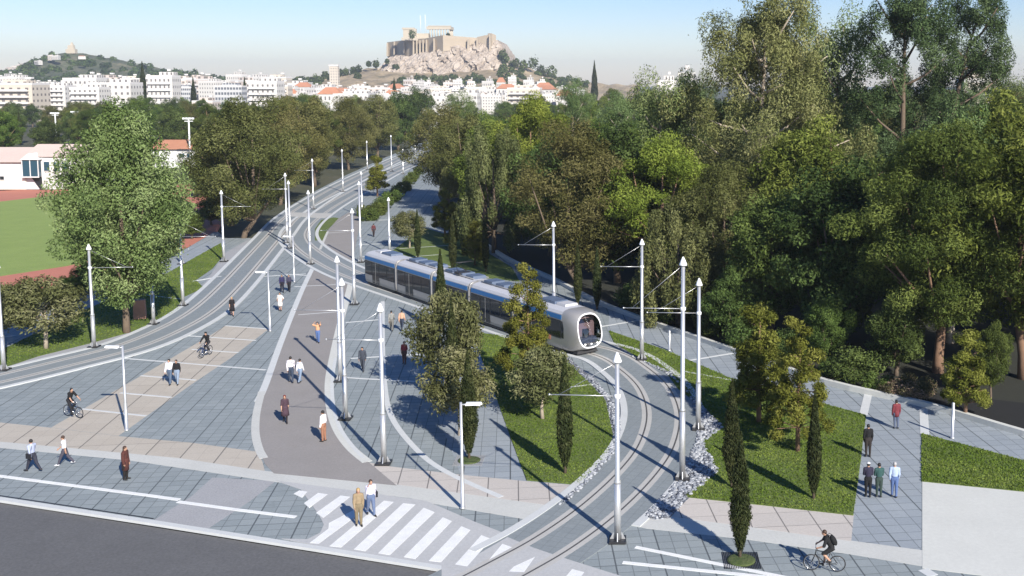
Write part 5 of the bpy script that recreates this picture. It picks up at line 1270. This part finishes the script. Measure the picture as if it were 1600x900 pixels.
        q0 = w_ + hv*.012 - sd*.016; bm_.tube([q0*S, (q0 - sd*.014 + hv*.020)*S, (q0 - sd*.012 + hv*.038 + pn*.008)*S], [.0068*S, .0060*S, .0045*S], 5)
    body = bm_.build('body', SKIN, root)
    def cover(name, rgs, off, mat, zmin=-9, zmax=9, parent=root):
        ok = [f for f in faces if any(names[reg[i]] in rgs and zmin <= co[i][2] <= zmax for i in f)]
        ids = sorted({i for f in ok for i in f}); mp = {j: k for k, j in enumerate(ids)}
        if not ok: return
        o = MB().add([tuple(co[i] + no[i]*off) for i in ids], [tuple(mp[i] for i in f) for f in ok], 0, True).build(name, mat, parent); return o
    if dress:
        cover('dress', ['top'], .012, cloth(dress)); zt = (pel + up*.10).z*S; 
        z0 = J['kn', 1].z*S - .02
        sk = MB(); prof = [(.118*S, zt), (.135*S, pel.z*S), (.16*S, (pel.z*S + z0)/2), (.175*S, z0)]; sk.lathe([(r*.8, z) for r, z in reversed(prof)], (0, 0, 0), 16); sk.build('skirt', cloth(dress), root)
        if not legs_bare: cover('tights', ['bottom', 'shin'], .006, cloth(bottom))
    else:
        cover('trousers' if not shorts else 'shorts', ['bottom'] + ([] if shorts else ['shin']), .012, cloth(bottom))
        cover('shirt', ['top'] + (['fore'] if sleeves else []), .017, cloth(top))
    if coat:
        cover('jacket', ['top', 'fore'], .030, cloth(coat)); z0 = J['kn', 1].z*S + (.02 if coat == '#5a2418' else .26)
        sk = MB(); sk.lathe([(r, z) for r, z in ((.098*S, z0), (.100*S, pel.z*S), (.088*S, (pel+up*.10).z*S))], (0, 0, 0), 16); sk.build('coat_skirt', cloth(coat), root)
    [cover('shoe', ['shoe%d' % sx], .010, shoes) for sx in (-1, 1)]
    # hair: a cap over the skull, longer at the back where the photo shows it
    hb = MB(); hb.ball((hd + V((0, -.010, .014)))*S, (.051*S, .056*S, .058*S), 14, 9)
    if longhair: hb.ball((hd + V((0, -.036, -.045)))*S, (.050*S, .030*S, .085*S), 12, 8)
    hb.build('hair', HAIR[hair], root)
    if cap: MB().ball((hd + V((0, -.004, .030)))*S, (.054*S, .058*S, .046*S), 12, 8).build('cap', cloth(cap), root)
    for sx in (-1, 1): MB().ball((hd + V((sx*.017, .050, .004)))*S, (.0065*S, .004*S, .004*S), 6, 5).build('eye', EYE, root)
    MB().ball((hd + V((0, .054, -.034)))*S, (.014*S, .005*S, .004*S), 8, 5).build('mouth', LIP, root)
    bpy.data.meshes.remove(bme)
    mw = Matrix.Translation(root.location) @ Matrix.Rotation(rzz, 4, 'Z')
    if bag:
        c_ = mw @ (V((-.15, -.03, .50 if bag[0] != 'waist' else .55))*S); b_ = thing('shoulder_bag', bag[1], 'bag', c_, rzz)
        MB().box((0, 0, 0), (.10, .30, .26), 0, 0, .92).build('pouch', cloth(bag[2]), b_); MB().box((-.055, 0, .06), (.014, .26, .12)).build('flap', cloth(bag[2]), b_)
        MB().tube([(0, .12, .12), (.10, .10, .45), (.22, .0, .52), (.12, -.10, .42), (0, -.12, .12)], .012, 5).build('strap', cloth(bag[2]), b_)
    if backpack:
        c_ = mw @ ((pel + up*.19 + V((0, -.115, 0)))*S); b_ = thing('backpack', backpack, 'backpack', c_, rzz)
        k = MB(); k.ball((0, -.03, 0), (.17, .12, .24), 12, 9); k = k.build('pack', cloth('#101012'), b_); k.rotation_euler = (-ln, 0, 0)
        for sx in (-1, 1): MB().tube([(sx*.10, .0, .18), (sx*.11, .16, .26), (sx*.12, .24, .08), (sx*.12, .05, -.16)], .016, 5).build('shoulder_strap', cloth('#101012'), b_)
    return root
TYRE = plain('tyre_rubber', (.015, .015, .015), .7); CHROME = plain('bike_chrome', (.65, .65, .66), .25, .9)
def bicycle(label, px, base, rz, color):
    p = G(px, base); r = thing('bicycle', label, 'bicycle', (p.x, p.y, .028), R(rz)); fm = plain('bike_frame_paint_' + color[1:], lin(color), .3)
    V = Vector
    for y in (-.52, .53):
        t = MB().torus((0, y, .345), .32, .024, 28, 7).build('tyre', TYRE)
        w = bpy.data.objects.new('wheel', MB().torus((0, y, .345), .292, .011, 28, 5).mesh('rim', CHROME)); COL.objects.link(w); w.parent = r; t.parent = w
        s = MB()
        for k in range(14): a = k*2*math.pi/14; s.tube([(.02*(-1)**k, y, .345), (0, y + .29*math.cos(a), .345 + .29*math.sin(a))], .0022, 4, cap=False)
        s.tube([(-.06, y, .345), (.06, y, .345)], .022, 8); s.build('spokes', CHROME, w)
    bb, st, ht, hb = V((0, -.07, .29)), V((0, -.24, .84)), V((0, .35, .86)), V((0, .38, .70)); f = MB()
    for a, b, rr in ((bb, st, .016), (st + V((0,.02,-.06)), ht, .017), (bb, hb, .020), (ht, hb, .020)): f.tube([a, b], rr, 7)
    for sx in (-.05, .05): f.tube([bb + V((sx*.6, 0, 0)), V((sx, -.52, .345))], .010, 6); f.tube([st + V((sx*.4, 0, -.08)), V((sx, -.52, .345))], .009, 6)
    f.build('frame', fm, r)
    k = MB()
    for sx in (-.05, .05): k.tube([hb + V((sx, 0, 0)), V((sx, .46, .5)), V((sx, .53, .345))], .012, 6)
    k.tube([V((-.05, .38, .70)), V((.05, .38, .70))], .014, 6); k.build('fork', fm, r)
    h = MB(); h.tube([ht, V((0, .35, 1.0))], .014, 6); h.tube([(-.29, .30, 1.03), (-.10, .37, 1.01), (.10, .37, 1.01), (.29, .30, 1.03)], .013, 6); h.build('handlebar', CHROME, r)
    for sx in (-1, 1): MB().tube([(sx*.29, .30, 1.03), (sx*.22, .335, 1.024)], .018, 6).build('grip', TYRE, r)
    sd = MB(); sd.ball((0, -.29, .935), (.075, .14, .032), 12, 7); sd.tube([st, V((0, -.27, .92))], .013, 6); sd.build('saddle', TYRE, r)
    c = MB(); c.tube([(-.03, -.07, .29), (.03, -.07, .29)], .09, 16); c.tube([(.06, -.07, .29), (.07, .05, .18)], .011, 5); c.tube([(-.06, -.07, .29), (-.07, -.19, .40)], .011, 5); c.build('crankset', CHROME, r)
    for sx, y, z in ((1, .05, .18), (-1, -.19, .40)): MB().box((sx*.12, y, z), (.10, .08, .022)).build('pedal', TYRE, r)
    return r
RIDE = dict(seat=(0, -.29, .935), lean=28, ped={1: (.11, .05, .18), -1: (-.11, -.19, .40)}, bar=(.26, .31, 1.05))
def cyclist(blabel, plabel, px, base, rz, color, H, lean=28, **kw):
    b = bicycle(blabel, px, base, rz, color); rd = dict(RIDE); rd['lean'] = lean
    return person(plabel, px, base, H, rz, ride=rd, loc=Vector((b.location.x, b.location.y, .028)), **kw)
person('man in pale blue shirt walking away from the woman in white, lower left', 52, 737, 1.78, 70, 'walk', '#a9b4d4', '#2f3142', 'black', bag=('side', 'dark shoulder bag of the man in pale blue shirt', '#1c1d26'))
person('woman in white sleeveless top and grey trousers striding beside the man with a bag', 102, 727, 1.66, 100, 'walk', '#eee9e6', '#4a4656', 'brown', SHOEW, sleeves=False, female=True)
person('figure in a long rust brown coat standing alone above the white line', 197, 750, 1.76, 'right', 'stand', '#5a2418', '#1d1512', 'brown', longhair=True, coat='#5a2418')
cyclist('dark bicycle ridden by the woman in black, far left', 'woman in a black sleeveless top riding a bicycle on the left paving', 115, 652, -115, '#555a66', 1.70, 22, top='#121214', bottom='#1c1c22', hair='black', longhair=True, sleeves=False, female=True)
person('man in white shirt arm in arm with a woman in black on the beige band', 266, 601, 1.76, 175, 'stroll', '#e6e2ea', '#4d6480', 'black')
person('woman in black jacket and jeans beside the man in white on the beige band', 277, 601, 1.72, 185, 'stroll', '#15151a', '#7d92ac', 'black', female=True)
cyclist('bicycle ridden head on by the rider in black', 'rider in black top and helmet cycling towards the viewer on the beige band', 322, 557, 170, '#30406a', 1.74, 20, top='#101014', bottom='#26262e', hair='black', cap='#1a1a1c')
person('blond woman in a black dress beside the left track', 363, 494, 1.70, 200, 'stroll', '#141018', '#1b1416', 'blond', dress='#17121a', female=True, legs_bare=True)
person('woman in a white dress near the upper street lamp', 438, 486, 1.66, 'toward', 'hips', '#efe6dc', '#c8a890', 'black', dress='#f0e7df', female=True, legs_bare=True, longhair=True)
person('person in dark purple walking with a companion near the fork, left one', 441, 457, 1.75, 200, 'stroll', '#2c2b5c', '#15162a', 'black')
person('person in dark purple walking with a companion near the fork, right one', 452, 456, 1.70, 190, 'stroll', '#3d3a55', '#1a1a24', 'black', female=True)
person('woman in an orange top and jeans holding her head on the cycle path', 497, 536, 1.66, 'toward', 'head', '#e09a58', '#4b70b0', 'black', sleeves=False, female=True, longhair=True)
person('taller man in a white shirt of the pair on the cycle path', 455, 598, 1.80, 20, 'stroll', '#e8dfe4', '#2f4058', 'black')
person('shorter person in a white shirt and pale jeans of the pair on the cycle path', 469, 598, 1.64, 340, 'stroll', '#e9e9ec', '#7890ae', 'black', female=True)
person('red haired woman in a plaid dress on the cycle path', 446, 661, 1.72, 195, 'stroll', '#4a2c3c', '#221820', 'red', dress='#4d3140', female=True, longhair=True)
person('man in a white shirt and tan trousers at the right edge of the cycle path', 506, 690, 1.78, 75, 'stand', '#efe6e4', '#a3673f', 'black')
person('man in a blue grey suit walking between the poles', 567, 580, 1.74, 'toward', 'stroll', '#3d4453', '#363d4b', 'black')
person('man in a grey shirt of the pair near the tram', 612, 517, 1.72, 10, 'walk', '#8a8a84', '#6d6a62', 'black')
person('man in an orange shirt and jeans of the pair near the tram', 628, 517, 1.70, 350, 'stroll', '#dca072', '#27344c', 'black')
person('woman with dark curly hair and a red vest beside the olive tree shadow', 632, 569, 1.66, 'toward', 'relaxed', '#a8282c', '#6d4634', 'black', sleeves=False, female=True)
person('woman in a tan outfit crossing the zebra with a man', 561, 822, 1.78, 200, 'relaxed', '#9a8055', '#83704a', 'blond', longhair=True, female=True)
person('man in a pale shirt and blue trousers holding a phone on the zebra', 580, 806, 1.76, 215, 'phone', '#cfc9df', '#5a6f96', 'brown', bag=('waist', 'dark bag of the man holding a phone on the zebra', '#20202a'))
cyclist('dark bicycle ridden by the rider with a backpack, lower right', 'cyclist in black with bare legs riding leftwards, lower right', 1288, 893, 82, '#16181c', 1.74, 30, top='#141416', bottom='#1a1a1c', hair='brown', sleeves=False, shorts=True, backpack='black backpack worn by the cyclist on the lower right')
person('man in a red jacket standing on the promenade near the parapet', 1400, 670, 1.70, 15, 'stand', '#7e1a2a', '#53617e', 'black', coat='#801b2b')
person('man dressed in black standing alone at the lawn corner', 1356, 714, 1.80, 5, 'stand', '#121216', '#2c2320', 'black')
person('man in dark purple with a white cap, left of three seen from behind', 1356, 777, 1.74, 0, 'crossed', '#2b2742', '#0d0d10', 'black', cap='#d8d8da')
person('man in a teal jacket, middle of three seen from behind', 1373, 777, 1.70, 5, 'crossed', '#1f5450', '#2a4038', 'black')
person('man in a light blue shirt and jeans, right of three seen from behind', 1397, 777, 1.76, 350, 'relaxed', '#a9c0e2', '#4a6aa4', 'grey')
person('far figure in a dark red top walking behind the tram rear', 584, 370, 1.74, 'away', 'stroll', '#6a2a30', '#3a2c30', 'black')

# ------------------------------------------------------------------ the air: one closed box of thin even haze round everything
hz = MB().box((0, 2740, 69), (5400, 5980, 142)).build('haze', [], None); hz['kind'] = 'stuff'
t = NT('thin_haze'); pv = t.n('ShaderNodeVolumePrincipled'); pv.inputs['Color'].default_value = (.80, .87, .95, 1); pv.inputs['Density'].default_value = .00015; pv.inputs['Anisotropy'].default_value = .1
t.l(pv.outputs[0], t.out.inputs['Volume']); hz.data.materials.append(t.m)
